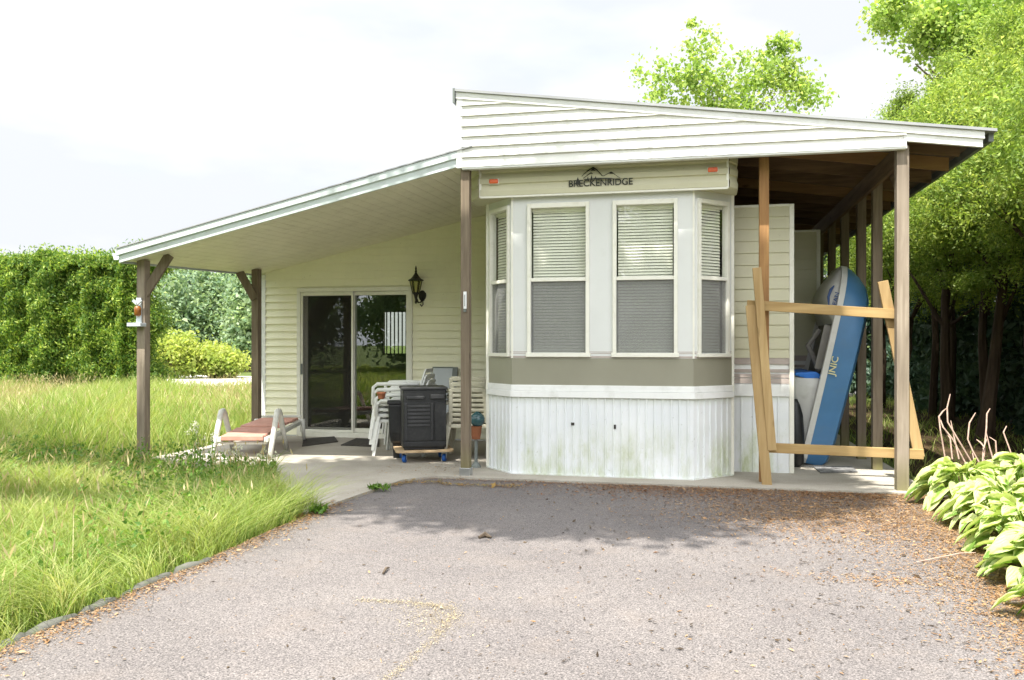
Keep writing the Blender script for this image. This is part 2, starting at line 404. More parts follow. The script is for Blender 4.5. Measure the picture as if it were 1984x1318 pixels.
def hostamat():
    m, nt, out = nm('variegated_hosta_leaf')
    uv = nt.nodes.new('ShaderNodeTexCoord')
    sx = nt.nodes.new('ShaderNodeSeparateXYZ')
    nt.links.new(uv.outputs['UV'], sx.inputs[0])
    e = mathn(nt, 'ABSOLUTE', mathn(nt, 'SUBTRACT', sx.outputs['X'], 0.5))
    g = nt.nodes.new('ShaderNodeNewGeometry')
    n = noise(nt, coords(nt), 30, 3)
    e = mathn(nt, 'ADD', e, mathn(nt, 'MULTIPLY', mathn(nt, 'SUBTRACT', n, 0.5), 0.30))
    e = mathn(nt, 'ADD', e, mathn(nt, 'MULTIPLY', mathn(nt, 'SUBTRACT', g.outputs['Random Per Island'], 0.5), 0.16))
    green = ramp(nt, [(0, (0.13, 0.25, 0.04)), (0.5, (0.20, 0.34, 0.05)), (1, (0.30, 0.42, 0.07))], g.outputs['Random Per Island'])
    col = mixc(nt, ramp(nt, [(0.05, (0, 0, 0)), (0.21, (1, 1, 1))], e), green, (0.60, 0.66, 0.31))
    rib = nt.nodes.new('ShaderNodeTexWave')
    rib.inputs['Scale'].default_value = 3.2
    nt.links.new(coords(nt, (1, 0.15, 1), 'UV'), rib.inputs['Vector'])
    b = nt.nodes.new('ShaderNodeBsdfPrincipled')
    b.inputs['Roughness'].default_value = 0.6
    b.inputs['Specular IOR Level'].default_value = 0.22
    blot = noise(nt, coords(nt), 9, 4)
    col = mixc(nt, ramp(nt, [(0.45, (0, 0, 0)), (0.7, (0.45, 0.45, 0.45))], blot), col, (0.27, 0.42, 0.07))
    brown = noise(nt, coords(nt), 24, 3)
    col = mixc(nt, ramp(nt, [(0.70, (0, 0, 0)), (0.76, (0.7, 0.7, 0.7))], brown), col, (0.30, 0.20, 0.08))
    nt.links.new(col, b.inputs['Base Color'])
    bp = nt.nodes.new('ShaderNodeBump')
    bp.inputs['Strength'].default_value = 0.5
    bp.inputs['Distance'].default_value = 0.006
    nt.links.new(rib.outputs['Fac'], bp.inputs['Height'])
    nt.links.new(bp.outputs[0], b.inputs['Normal'])
    t = nt.nodes.new('ShaderNodeBsdfTranslucent')
    nt.links.new(mixc(nt, 1.0, col, (1.1, 1.15, 0.6), 'MULTIPLY'), t.inputs['Color'])
    mx = nt.nodes.new('ShaderNodeMixShader')
    mx.inputs[0].default_value = 0.35
    nt.links.new(b.outputs[0], mx.inputs[1]); nt.links.new(t.outputs[0], mx.inputs[2])
    nt.links.new(mx.outputs[0], out.inputs['Surface'])
    return m
def skirtmat():
    """white ribbed metal, green algae growing up from the ground in patches"""
    m, nt, out = nm('algae_stained_skirt')
    v = coords(nt)
    col = ramp(nt, [(0.3, (0.70, 0.73, 0.75)), (0.7, (0.80, 0.82, 0.83))], noise(nt, v, 2, 4))
    g = nt.nodes.new('ShaderNodeNewGeometry')
    sx = nt.nodes.new('ShaderNodeSeparateXYZ')
    nt.links.new(g.outputs['Position'], sx.inputs[0])
    low = mathn(nt, 'MULTIPLY', mathn(nt, 'SUBTRACT', 0.56, sx.outputs['Z']), 3.0, True)
    n = noise(nt, coords(nt, (1, 1, 0.35)), 3.4, 6, 0.7)
    f = mathn(nt, 'MULTIPLY', low, ramp(nt, [(0.42, (0, 0, 0)), (0.66, (1, 1, 1))], n))
    n2 = noise(nt, coords(nt, (1, 1, 0.5)), 14, 5, 0.7)
    f = mathn(nt, 'MULTIPLY', f, ramp(nt, [(0.3, (0.35, 0.35, 0.35)), (0.65, (1, 1, 1))], n2))
    col = mixc(nt, mathn(nt, 'MULTIPLY', f, 0.9, True), col, (0.34, 0.40, 0.12))
    top = mathn(nt, 'MULTIPLY', mathn(nt, 'SUBTRACT', sx.outputs['Z'], 0.70), 12.0, True)
    col = mixc(nt, mathn(nt, 'MULTIPLY', mathn(nt, 'MULTIPLY', top, n2), 0.6), col, (0.38, 0.42, 0.20))
    sp = ramp(nt, [(0.68, (0, 0, 0)), (0.75, (1, 1, 1))], noise(nt, v, 26, 3))
    col = mixc(nt, mathn(nt, 'MULTIPLY', sp, 0.4), col, (0.33, 0.34, 0.26))
    bsdf(nt, out, col, 0.42, None, spec=0.45)
    return m
M['asphalt'] = asphalt()
M['concrete'] = concrete()
M['lawn'] = soil('grassy_soil', (0.045, 0.065, 0.018), (0.08, 0.11, 0.03), (0.13, 0.14, 0.055))
M['mulch'] = soil('brown_mulch', (0.030, 0.022, 0.012), (0.06, 0.042, 0.022), (0.11, 0.075, 0.04))
M['gravel'] = soil('pale_gravel', (0.40, 0.38, 0.33), (0.50, 0.48, 0.43), (0.60, 0.58, 0.53))
M['hosta'] = hostamat()
M['skirt'] = skirtmat()

# ------------------------------------------------------------ mesh builder
ORG = {}
def tag(o, label=None, cat=None, group=None, kind=None):
    if label: o['label'] = label
    if cat: o['category'] = cat
    if group: o['group'] = group
    if kind: o['kind'] = kind
    return o
def empty(name, loc, label, cat, group=None):
    o = bpy.data.objects.new(name, None)
    COL.objects.link(o)
    o.location = loc
    o.empty_display_size = 0.2
    ORG[o] = Vector(loc)
    return tag(o, label, cat, group)
def link(name, me, mat, parent=None, org=None, smooth=False, bevel=0.0):
    for mm in (mat if isinstance(mat, (list, tuple)) else [mat]):
        me.materials.append(mm)
    o = bpy.data.objects.new(name, me)
    COL.objects.link(o)
    if parent is not None:
        ref = ORG[parent]
        me.transform(Matrix.Translation(-ref))
        o.parent = parent
        ORG[o] = ref
    elif org is not None:
        me.transform(Matrix.Translation(-Vector(org)))
        o.location = org
        ORG[o] = Vector(org)
    else:
        ORG[o] = Vector((0, 0, 0))
    if smooth:
        me.polygons.foreach_set('use_smooth', [True] * len(me.polygons))
    if bevel:
        b = o.modifiers.new('bevel', 'BEVEL')
        b.width = bevel
        b.segments = 2
        b.limit_method = 'ANGLE'
        b.angle_limit = R(40)
        b.harden_normals = False
    return o
class MB:
    def __init__(s): s.v, s.f = [], []
    def add(s, vs, fs):
        n = len(s.v)
        s.v += [tuple(p) for p in vs]
        s.f += [tuple(i + n for i in f) for f in fs]
        return s
    def box(s, a, b):
        (x0, y0, z0), (x1, y1, z1) = a, b
        return s.add([(x0, y0, z0), (x1, y0, z0), (x1, y1, z0), (x0, y1, z0), (x0, y0, z1), (x1, y0, z1), (x1, y1, z1), (x0, y1, z1)],
                     [(3, 2, 1, 0), (4, 5, 6, 7), (0, 1, 5, 4), (1, 2, 6, 5), (2, 3, 7, 6), (3, 0, 4, 7)])
    def obox(s, o, ux, uy, uz, a, b):
        """box in a local frame"""
        t = MB().box(a, b)
        o = Vector(o)
        return s.add([o + ux * p[0] + uy * p[1] + uz * p[2] for p in t.v], t.f)
    def beam(s, p, q, w, h, up=(0, 0, 1)):
        """bar from p to q, w across, h along up"""
        p, q = Vector(p), Vector(q)
        d = (q - p)
        l = d.length
        d.normalize()
        up = Vector(up)
        x = d.cross(up)
        if x.length < 1e-4: x = Vector((1, 0, 0))
        x.normalize()
        z = x.cross(d).normalized()
        return s.obox(p, d, x, z, (0, -w / 2, -h / 2), (l, w / 2, h / 2))
    def tube(s, pts, rad, n=8, cap=True):
        pts = [Vector(p) for p in pts]
        if not isinstance(rad, (list, tuple)): rad = [rad] * len(pts)
        base = len(s.v)
        prev = None
        for k, p in enumerate(pts):
            a = pts[min(k + 1, len(pts) - 1)] - pts[max(k - 1, 0)]
            a.normalize()
            if prev is None:
                x = a.orthogonal().normalized()
            else:
                x = (prev - a * prev.dot(a))
                x = x.normalized() if x.length > 1e-6 else a.orthogonal().normalized()
            prev = x
            y = a.cross(x)
            for j in range(n):
                t = 2 * math.pi * j / n
                s.v.append(tuple(p + (x * math.cos(t) + y * math.sin(t)) * rad[k]))
        for k in range(len(pts) - 1):
            for j in range(n):
                a, b = base + k * n + j, base + k * n + (j + 1) % n
                s.f.append((a, b, b + n, a + n))
        if cap:
            s.f.append(tuple(base + j for j in reversed(range(n))))
            s.f.append(tuple(base + (len(pts) - 1) * n + j for j in range(n)))
        return s
    def lathe(s, c, prof, n=12, rot=0.0, cap=True):
        """profile of (radius, z) about a vertical axis"""
        c = Vector(c)
        base = len(s.v)
        for r, z in prof:
            for j in range(n):
                t = rot + 2 * math.pi * j / n
                s.v.append((c.x + r * math.cos(t), c.y + r * math.sin(t), c.z + z))
        for k in range(len(prof) - 1):
            for j in range(n):
                a, b = base + k * n + j, base + k * n + (j + 1) % n
                s.f.append((a, b, b + n, a + n))
        if cap:
            s.f.append(tuple(base + j for j in reversed(range(n))))
            s.f.append(tuple(base + (len(prof) - 1) * n + j for j in range(n)))
        return s
    def prism(s, poly, off):
        """extrude a flat polygon by the vector off"""
        off = Vector(off)
        n = len(poly)
        base = len(s.v)
        s.v += [tuple(p) for p in poly] + [tuple(Vector(p) + off) for p in poly]
        s.f.append(tuple(base + k for k in range(n)))
        s.f.append(tuple(base + n + k for k in reversed(range(n))))
        for k in range(n):
            a, b = base + k, base + (k + 1) % n
            s.f.append((b, a, a + n, b + n))
        return s
    def mesh(s, name):
        me = bpy.data.meshes.new(name)
        me.from_pydata(s.v, [], s.f)
        bm = bmesh.new()
        bm.from_mesh(me)
        bmesh.ops.recalc_face_normals(bm, faces=bm.faces)
        bm.to_mesh(me)
        bm.free()
        me.update()
        return me
    def build(s, name, mat, parent=None, org=None, smooth=False, bevel=0.0):
        return link(name, s.mesh(name), mat, parent, org, smooth, bevel)

def clip(poly, a, b, c):
    """keep the part of a 2-D polygon with a*x + b*z <= c"""
    outp = []
    for k in range(len(poly)):
        p, q = poly[k], poly[(k + 1) % len(poly)]
        fp, fq = a * p[0] + b * p[1] - c, a * q[0] + b * q[1] - c
        if fp <= 0: outp.append(p)
        if fp * fq < 0:
            t = fp / (fp - fq)
            outp.append((p[0] + (q[0] - p[0]) * t, p[1] + (q[1] - p[1]) * t))
    return outp
def laps(mb, o, ux, n, s0, s1, z0, z1, course, out=0.026, cuts=(), zbase=None):
    """overlapping horizontal boards on the plane through o along ux, facing n"""
    o, ux, n = Vector(o), Vector(ux), Vector(n)
    zb = z0 if zbase is None else zbase
    k = math.floor((z0 - zb) / course)
    while zb + k * course < z1 - 1e-4:
        a, b = zb + k * course, zb + (k + 1) * course
        lo, hi = max(a, z0), min(b, z1)
        poly = [(s0, lo), (s1, lo), (s1, hi), (s0, hi)]
        for ct in cuts:
            poly = clip(poly, *ct)
            if len(poly) < 3: break
        if len(poly) >= 3:
            def pt(p, extra=0.0):
                t = (b - p[1]) / course
                return o + ux * p[0] + Vector((0, 0, p[1])) + n * (out * t + 0.002 + extra)
            face = [pt(p) for p in poly]
            mb.add(face, [tuple(range(len(face)))])
            low = [p for p in poly if abs(p[1] - lo) < 1e-6]
            if len(low) >= 2 and abs(lo - a) < 1e-6:
                xs = sorted(p[0] for p in low)
                A, B = (xs[0], lo), (xs[-1], lo)
                mb.add([pt(A), pt(B), o + ux * B[0] + Vector((0, 0, lo)) - n * 0.004, o + ux * A[0] + Vector((0, 0, lo)) - n * 0.004], [(0, 1, 2, 3)])
        k += 1
    return mb
def text_mesh(txt, size, depth, stretch=1.0):
    c = bpy.data.curves.new('lettering', 'FONT')
    c.body = txt
    c.size = size
    c.extrude = depth / 2
    c.offset = size * 0.012
    o = bpy.data.objects.new('lettering', c)
    COL.objects.link(o)
    dg = bpy.context.evaluated_depsgraph_get()
    me = bpy.data.meshes.new_from_object(o.evaluated_get(dg))
    bpy.data.objects.remove(o)
    w = max(v.co.x for v in me.vertices)
    return me, w
X, Y, Z = Vector((1, 0, 0)), Vector((0, 1, 0)), Vector((0, 0, 1))

# ------------------------------------------------------------ setting: ground, driveway, slab, road
rng = random.Random(5)
def sheet(name, poly, z, mat, th=0.0):
    mb = MB()
    if th: mb.prism([(x, y, z) for x, y in poly], (0, 0, -th))
    else: mb.add([(x, y, z) for x, y in poly], [tuple(range(len(poly)))])
    o = mb.build(name, mat)
    tag(o, kind='structure')
    return o
sheet('ground', [(-900, -900), (900, -900), (900, 900), (-900, 900)], -0.07, M['lawn'])
def wob(a, b, n, amp):
    return [(a[0] + (b[0] - a[0]) * k / n + rng.uniform(-amp, amp), a[1] + (b[1] - a[1]) * k / n + rng.uniform(-amp, amp)) for k in range(n + 1)]
edge = wob((-2.93, -14), (-2.93, 5.9), 40, 0.02) + wob((-2.9, 6.1), (-2.72, 7.55), 6, 0.02) + [(-2.45, 7.9), (2.2, 7.9)] + wob((1.95, 7.6), (1.6, 3.5), 16, 0.03) + [(1.6, -14)]
sheet('driveway', edge, -0.022, M['asphalt'])
bed = wob((1.55, 2.2), (1.95, 7.75), 14, 0.03) + [(2.2, 8.0), (2.6, 20), (14, 22), (14, -6), (1.9, -6)]
sheet('garden_bed', bed, -0.045, M['mulch'])
sheet('concrete_slab', [(-2.93, 5.92), (-2.74, 7.55), (-2.5, 7.82), (2.05, 7.82), (2.05, 19.5), (-2.4, 19.5), (-2.4, 10.86), (-6.1, 10.86), (-6.1, 8.3), (-5.3, 8.22), (-4.15, 7.75), (-3.75, 7.0), (-3.15, 5.95)], 0.0, M['concrete'], 0.12)
road_pts = [(-60, 33), (-34, 28.5), (-20, 24.8), (-10, 23.4), (6, 23.0), (40, 24), (40, 38), (6, 38), (-8, 38), (-12, 33.5), (-17, 31.8), (-24, 33), (-60, 40)]
sheet('gravel_road', road_pts, -0.05, M['gravel'])

# ------------------------------------------------------------ porch room with its lean-to roof
YW = 10.83
porch = empty('porch_room', (-4.3, 9.3, 0), 'ivory clapboard porch room under a sloping lean-to roof, sliding glass door in it', 'building')
def zs(x, y):                                     # underside of the lean-to roof
    f = 2.215 + 0.2265 * (x + 6.08)
    b = 2.315 + 0.2215 * (x + 6.06)
    return f + (b - f) * (y - 7.9) / (YW - 7.9)
XL, XR = -6.06, -2.12
DX0, DX1, DZ = -5.50, -3.78, 2.10                 # the door's rough opening
top = (-0.2215, 1.0, 2.315 + 0.2215 * 6.06 + 0.03)     # z <= line of the soffit
mb = MB()
laps(mb, (0, YW, 0), X, -Y, XL + 0.05, DX0, 0.02, 3.3, 0.105, cuts=[top], zbase=0.02)
laps(mb, (0, YW, 0), X, -Y, DX1, XR, 0.02, 3.4, 0.105, cuts=[top], zbase=0.02)
laps(mb, (0, YW, 0), X, -Y, DX0, DX1, DZ, 3.3, 0.105, cuts=[top], zbase=0.02)
w = mb.build('wall', M['ivory'], porch)
mb = MB()                                          # sheathing and the other walls of the room, a window in the back
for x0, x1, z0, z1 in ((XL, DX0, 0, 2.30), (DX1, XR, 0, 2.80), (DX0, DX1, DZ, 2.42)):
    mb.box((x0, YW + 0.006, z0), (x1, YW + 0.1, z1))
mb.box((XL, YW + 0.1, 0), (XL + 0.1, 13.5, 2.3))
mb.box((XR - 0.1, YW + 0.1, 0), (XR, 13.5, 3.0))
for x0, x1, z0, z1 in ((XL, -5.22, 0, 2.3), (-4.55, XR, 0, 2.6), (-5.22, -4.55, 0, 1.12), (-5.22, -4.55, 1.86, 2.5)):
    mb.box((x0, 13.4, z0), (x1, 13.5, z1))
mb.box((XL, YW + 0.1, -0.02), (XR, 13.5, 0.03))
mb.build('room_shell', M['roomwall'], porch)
mb = MB()
for k in range(10):
    x = -5.21 + k * 0.07
    mb.box((x, 13.34, 1.14), (x + 0.022, 13.345, 1.86))
mb.box((-5.24, 13.33, 1.10), (-4.53, 13.36, 1.15))
mb.build('back_window_blind', M['vblind'], porch)
mb = MB().box((XL - 0.012, YW - 0.028, 0.0), (XL + 0.065, YW + 0.05, 2.30))
mb.build('corner_trim', M['trim'], porch, bevel=0.004)
mb = MB().box((XL + 0.05, YW - 0.02, -0.01), (DX0 - 0.02, YW - 0.002, 0.05)).box((DX1 + 0.02, YW - 0.02, -0.01), (XR, YW - 0.002, 0.05))
mb.build('starter_strip', M['trim'], porch)
# sliding door
mb = MB()
fy0, fy1 = YW - 0.045, YW + 0.08
mb.box((DX0, fy0, 0.0), (DX0 + 0.055, fy1, DZ)); mb.box((DX1 - 0.055, fy0, 0.0), (DX1, fy1, DZ))
mb.box((DX0 + 0.055, fy0, DZ - 0.055), (DX1 - 0.055, fy1, DZ)); mb.box((DX0 + 0.055, fy0 - 0.01, 0.0), (DX1 - 0.055, fy1, 0.065))
door = mb.build('sliding_door', M['frame'], porch, bevel=0.004)
xm = -4.665
def sash(x0, x1, y, name, s=0.045, b=0.07):
    m2 = MB()
    m2.box((x0, y, 0.068), (x0 + s, y + 0.035, DZ - 0.058)); m2.box((x1 - s, y, 0.068), (x1, y + 0.035, DZ - 0.058))
    m2.box((x0 + s, y + 0.002, 0.068), (x1 - s, y + 0.033, 0.068 + b)); m2.box((x0 + s, y + 0.002, DZ - 0.058 - 0.05), (x1 - s, y + 0.033, DZ - 0.058))
    m2.build(name, M['frame'], door, bevel=0.003)
sash(DX0 + 0.058, xm + 0.02, YW - 0.035, 'screen_sash', 0.03, 0.035)
sash(xm - 0.02, DX1 - 0.058, YW + 0.01, 'glass_sash', 0.045, 0.06)
sash(DX0 + 0.06, xm + 0.03, YW + 0.045, 'inner_sash', 0.06, 0.06)
MB().box((DX0 + 0.09, YW - 0.02, 0.10), (xm - 0.01, YW - 0.0185, DZ - 0.11)).build('insect_screen', M['doorscreen'], door)
MB().box((DX0 + 0.12, YW + 0.060, 0.13), (xm - 0.03, YW + 0.066, DZ - 0.11)).build('pane', M['doorglass'], door)
MB().box((xm + 0.025, YW + 0.025, 0.13), (DX1 - 0.105, YW + 0.031, DZ - 0.11)).build('pane', M['doorglass'], door)
MB().box((DX0 + 0.065, YW - 0.06, 0.88), (DX0 + 0.088, YW - 0.035, 1.03)).build('handle', M['edgegrey'], door, bevel=0.004)
mb = MB()
for k in range(10):
    x = DX0 + 0.13 + k * 0.075
    mb.beam((x, YW + 0.22, 0.1), (x, YW + 0.22, DZ - 0.02), 0.003, 0.07, (0.75, 0.66, 0))
mb.build('vertical_blind', M['vblind'], door)
# lean-to roof
RX0, RX1, RY0, RY1 = -6.12, -2.13, 7.88, 13.8
def roofpt(x, y, dz): return (x, y, zs(x, y) + dz)
mb = MB()
nb = 34
ys = [RY0 + 0.02 + (YW + 0.02 - RY0) * 0]
for k in range(nb):                                # soffit planks run from wall to front edge, each with a groove
    xa = RX0 + 0.03 + (RX1 - RX0 - 0.05) * k / nb
    xb = RX0 + 0.03 + (RX1 - RX0 - 0.05) * (k + 1) / nb - 0.005
    mb.add([roofpt(xa, RY0 + 0.02, 0), roofpt(xb, RY0 + 0.02, 0), roofpt(xb, RY1, 0), roofpt(xa, RY1, 0)], [(0, 1, 2, 3)])
    mb.add([roofpt(xb, RY0 + 0.02, 0.0), roofpt(xb + 0.005, RY0 + 0.02, 0.0), roofpt(xb + 0.005, RY0 + 0.02, 0.005), roofpt(xb, RY0 + 0.02, 0.005),
            roofpt(xb, RY1, 0.0), roofpt(xb + 0.005, RY1, 0.0), roofpt(xb + 0.005, RY1, 0.005), roofpt(xb, RY1, 0.005)], [(2, 3, 7, 6), (0, 3, 7, 4), (1, 2, 6, 5)])
mb.build('soffit', M['soffit'], porch)
mb = MB()
q = [roofpt(RX0 - 0.02, RY0 - 0.035, 0.142), roofpt(RX1, RY0 - 0.035, 0.142), roofpt(RX1, RY1, 0.142), roofpt(RX0 - 0.02, RY1, 0.142)]
mb.prism(q, (0, 0, 0.012))
mb.build('roof', M['roofmetal'], porch)
def strip(mb, x0, x1, y, dz0, dz1, th):
    mb.prism([roofpt(x0, y, dz0), roofpt(x1, y, dz0), roofpt(x1, y, dz1), roofpt(x0, y, dz1)], (0, th, 0))
mb = MB(); strip(mb, RX0 + 0.0, -2.285, RY0, -0.012, 0.078, 0.02); mb.build('rake_board', M['rake'], porch, bevel=0.003)
mb = MB(); strip(mb, RX0 - 0.03, -2.285, RY0 - 0.025, 0.07, 0.14, 0.04); mb.build('rake_cap', M['rake'], porch, bevel=0.003)
mb = MB()
mb.prism([(RX0 - 0.02, RY0 + 0.02, zs(RX0, RY0) - 0.014), (RX0 - 0.02, RY0 + 0.02, zs(RX0, RY0) + 0.12), (RX0 - 0.02, RY1, zs(RX0, RY1) + 0.12), (RX0 - 0.02, RY1, zs(RX0, RY1) - 0.014)], (0.022, 0, 0))
mb.build('eave_board', M['rake'], porch)
mb = MB()
g0 = zs(RX0, RY0) + 0.10
for (y0, y1) in ((RY0 + 0.04, RY1),):
    prof = [(0, 0), (-0.02, -0.075), (-0.075, -0.075), (-0.10, 0.0), (-0.094, 0.0), (-0.072, -0.068), (-0.024, -0.068), (-0.006, 0)]
    za, zb2 = g0, zs(RX0, RY1) + 0.10
    A = [(RX0 - 0.022 + p[0], y0, za + p[1]) for p in prof]
    B = [(RX0 - 0.022 + p[0], y1, zb2 + p[1]) for p in prof]
    n = len(prof)
    mb.add(A + B, [tuple(range(n)), tuple(range(2 * n - 1, n - 1, -1))] + [(k, (k + 1) % n, (k + 1) % n + n, k + n) for k in range(n)])
mb.build('gutter', M['rake'], porch)
# posts of the porch with their braces
def post(parent, x, y, z0, z1, mat, s=0.092, lean=(0, 0)):
    m2 = MB()
    m2.beam((x - lean[0], y - lean[1], z0), (x, y, z1), s, s, (0, 1, 0))
    return m2.build('post', mat, parent, bevel=0.004)
pL = P(278, 700, 8.12)
p1 = post(porch, pL.x, 8.12, -0.06, zs(pL.x, 8.12), M['post_pale'], 0.1)
mb = MB().beam((pL.x + 0.0, 8.12, zs(pL.x, 8.12) - 0.40), (pL.x + 0.30, 8.16, zs(pL.x + 0.30, 8.12) - 0.01), 0.04, 0.10, (0, 0, 1))
mb.build('brace', M['post'], p1, bevel=0.003)
pB = P(497, 700, 10.35)
p2 = post(porch, pB.x, 10.35, -0.06, zs(pB.x, 10.35), M['post'], 0.1)
mb = MB().beam((pB.x, 10.33, zs(pB.x, 10.35) - 0.42), (pB.x - 0.03, 9.85, zs(pB.x, 9.9) - 0.0), 0.04, 0.10, (0, 0, 1))
a = P(494, 580, 10.3); b = P(464, 527, 10.24)
mb = MB().beam(a, b, 0.04, 0.11, (0, 0, 1))
mb.build('brace', M['post'], p2, bevel=0.003)

# ------------------------------------------------------------ carport roof over the mobile home
YF = 7.88
carport = empty('carport', (0, 12, 0), 'white clapboard gable and metal roof on wooden posts standing over the mobile home', 'carport')
GX0, GX1, GX2 = -2.285, 1.835, 2.46
GZ = 3.05
def rt(x): return 3.815 - 0.137 * (x - GX0)         # top line of the roof
mb = MB()
laps(mb, (0, YF, 0), X, -Y, GX0 + 0.03, GX1, GZ, 4.0, 0.102, cuts=[(0.137, 1.0, rt(0) - 0.07)], zbase=GZ - 0.002)
mb.build('gable_siding', M['vinyl'], carport)
mb = MB()
mb.prism([(GX0 + 0.02, YF + 0.006, GZ + 0.01), (GX1, YF + 0.006, GZ + 0.01), (GX1, YF + 0.006, rt(GX1) - 0.06), (GX0 + 0.02, YF + 0.006, rt(GX0) - 0.06)], (0, 0.045, 0))
mb.build('gable_sheathing', M['beamY'], carport)
mb = MB().box((GX0 - 0.006, YF - 0.022, GZ - 0.006), (GX0 + 0.05, YF + 0.05, rt(GX0) - 0.06))
mb.build('corner_trim', M['trim'], carport, bevel=0.003)
mb = MB().box((GX0 + 0.05, YF - 0.02, GZ - 0.02), (GX1 + 0.006, YF + 0.05, GZ + 0.004))
mb.build('bottom_trim', M['trim'], carport, bevel=0.003)
def rstrip(mb, x0, x1, y0, y1, dz0, dz1):
    mb.prism([(x0, y0, rt(x0) + dz0), (x1, y0, rt(x1) + dz0), (x1, y0, rt(x1) + dz1), (x0, y0, rt(x0) + dz1)], (0, y1 - y0, 0))
mb = MB(); rstrip(mb, GX0 - 0.012, GX2, YF - 0.032, YF + 0.01, -0.085, -0.018); mb.build('rake_trim', M['trim'], carport, bevel=0.003)
mb = MB(); rstrip(mb, GX1 - 0.02, GX2 - 0.01, YF - 0.014, YF + 0.02, -0.155, -0.083); mb.build('rake_board', M['trim'], carport, bevel=0.003)
mb = MB(); rstrip(mb, GX0 - 0.03, GX2 + 0.09, YF - 0.055, 19.0, -0.018, 0.006); mb.build('roof', M['roofmetal'], carport)
mb = MB().box((GX0 - 0.034, YF - 0.06, rt(GX0) - 0.13), (GX0 - 0.014, 19.0, rt(GX0) + 0.012)); mb.build('ridge_flashing', M['edgegrey'], carport)
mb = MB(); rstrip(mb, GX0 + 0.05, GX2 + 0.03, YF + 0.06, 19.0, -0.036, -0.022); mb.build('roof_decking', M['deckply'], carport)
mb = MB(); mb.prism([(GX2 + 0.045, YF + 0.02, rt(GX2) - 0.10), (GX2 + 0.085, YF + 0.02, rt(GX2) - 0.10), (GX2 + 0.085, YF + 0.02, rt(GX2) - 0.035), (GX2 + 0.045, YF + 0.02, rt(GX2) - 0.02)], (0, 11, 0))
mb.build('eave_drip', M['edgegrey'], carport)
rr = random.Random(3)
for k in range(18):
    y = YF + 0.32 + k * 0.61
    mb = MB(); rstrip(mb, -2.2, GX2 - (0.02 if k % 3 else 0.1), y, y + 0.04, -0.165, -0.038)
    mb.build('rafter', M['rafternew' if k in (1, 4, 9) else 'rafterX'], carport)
BX = 1.80
mb = MB().box((BX - 0.02, YF + 0.10, 2.90), (BX + 0.02, 18.9, rt(BX) - 0.168)); mb.build('beam', M['beamY'], carport, bevel=0.003)
PX = 1.865
pr = P(1747, 700, 7.97)
post(carport, pr.x, 7.97, -0.03, GZ + 0.02, M['post_pale'], 0.102, (0.0, 0))
pc = P(903, 700, 7.95)
cp = post(carport, pc.x, 7.95, 0.06, GZ + 0.05, M['post'], 0.088)
MB().box((pc.x - 0.055, 7.895, -0.002), (pc.x + 0.055, 8.005, 0.075)).build('post_base', M['steel'], cp, bevel=0.003)
for u, y in ((1706, 9.22), (1669, 10.05), (1637, 11.1), (1614, 12.1), (1597, 13.2), (1583, 14.6), (1572, 16.2)):
    post(carport, PX, y, 0.0, 3.04, M['post'], 0.095)
mb = MB().beam((BX + 0.05, 8.0, 2.55), (BX + 0.05, 8.55, 3.0), 0.04, 0.09); mb.build('brace', M['beamY'], carport)
ps = P(1480, 700, 8.17)
post(carport, ps.x, 8.17, 0.0, 3.07, M['post_brown'], 0.088)

# ------------------------------------------------------------ mobile home with its bay front
home = empty('mobile_home', (-0.9, 9.5, 0), 'white mobile home with a three sided bay of windows above a ribbed skirt', 'mobile home')
BAY = [Vector((-2.12, 8.50, 0)), Vector((-1.785, 8.13, 0)), Vector((0.0, 8.13, 0)), Vector((0.372, 8.50, 0))]
ZSK, ZTR, ZTA, ZTOP = 0.775, 0.895, 1.165, 2.80
faces = []
for a, b in zip(BAY[:-1], BAY[1:]):
    u = (b - a); l = u.length; u = u.normalized()
    n = Vector((u.y, -u.x, 0))
    faces.append((a, u, n, l))
WIN = {0: [(0.045, 0.455)], 1: [(0.157, 0.781), (1.01, 1.635)], 2: [(0.05, 0.47)]}
WZ0, WZ1, WZM = 1.19, 2.71, 1.95
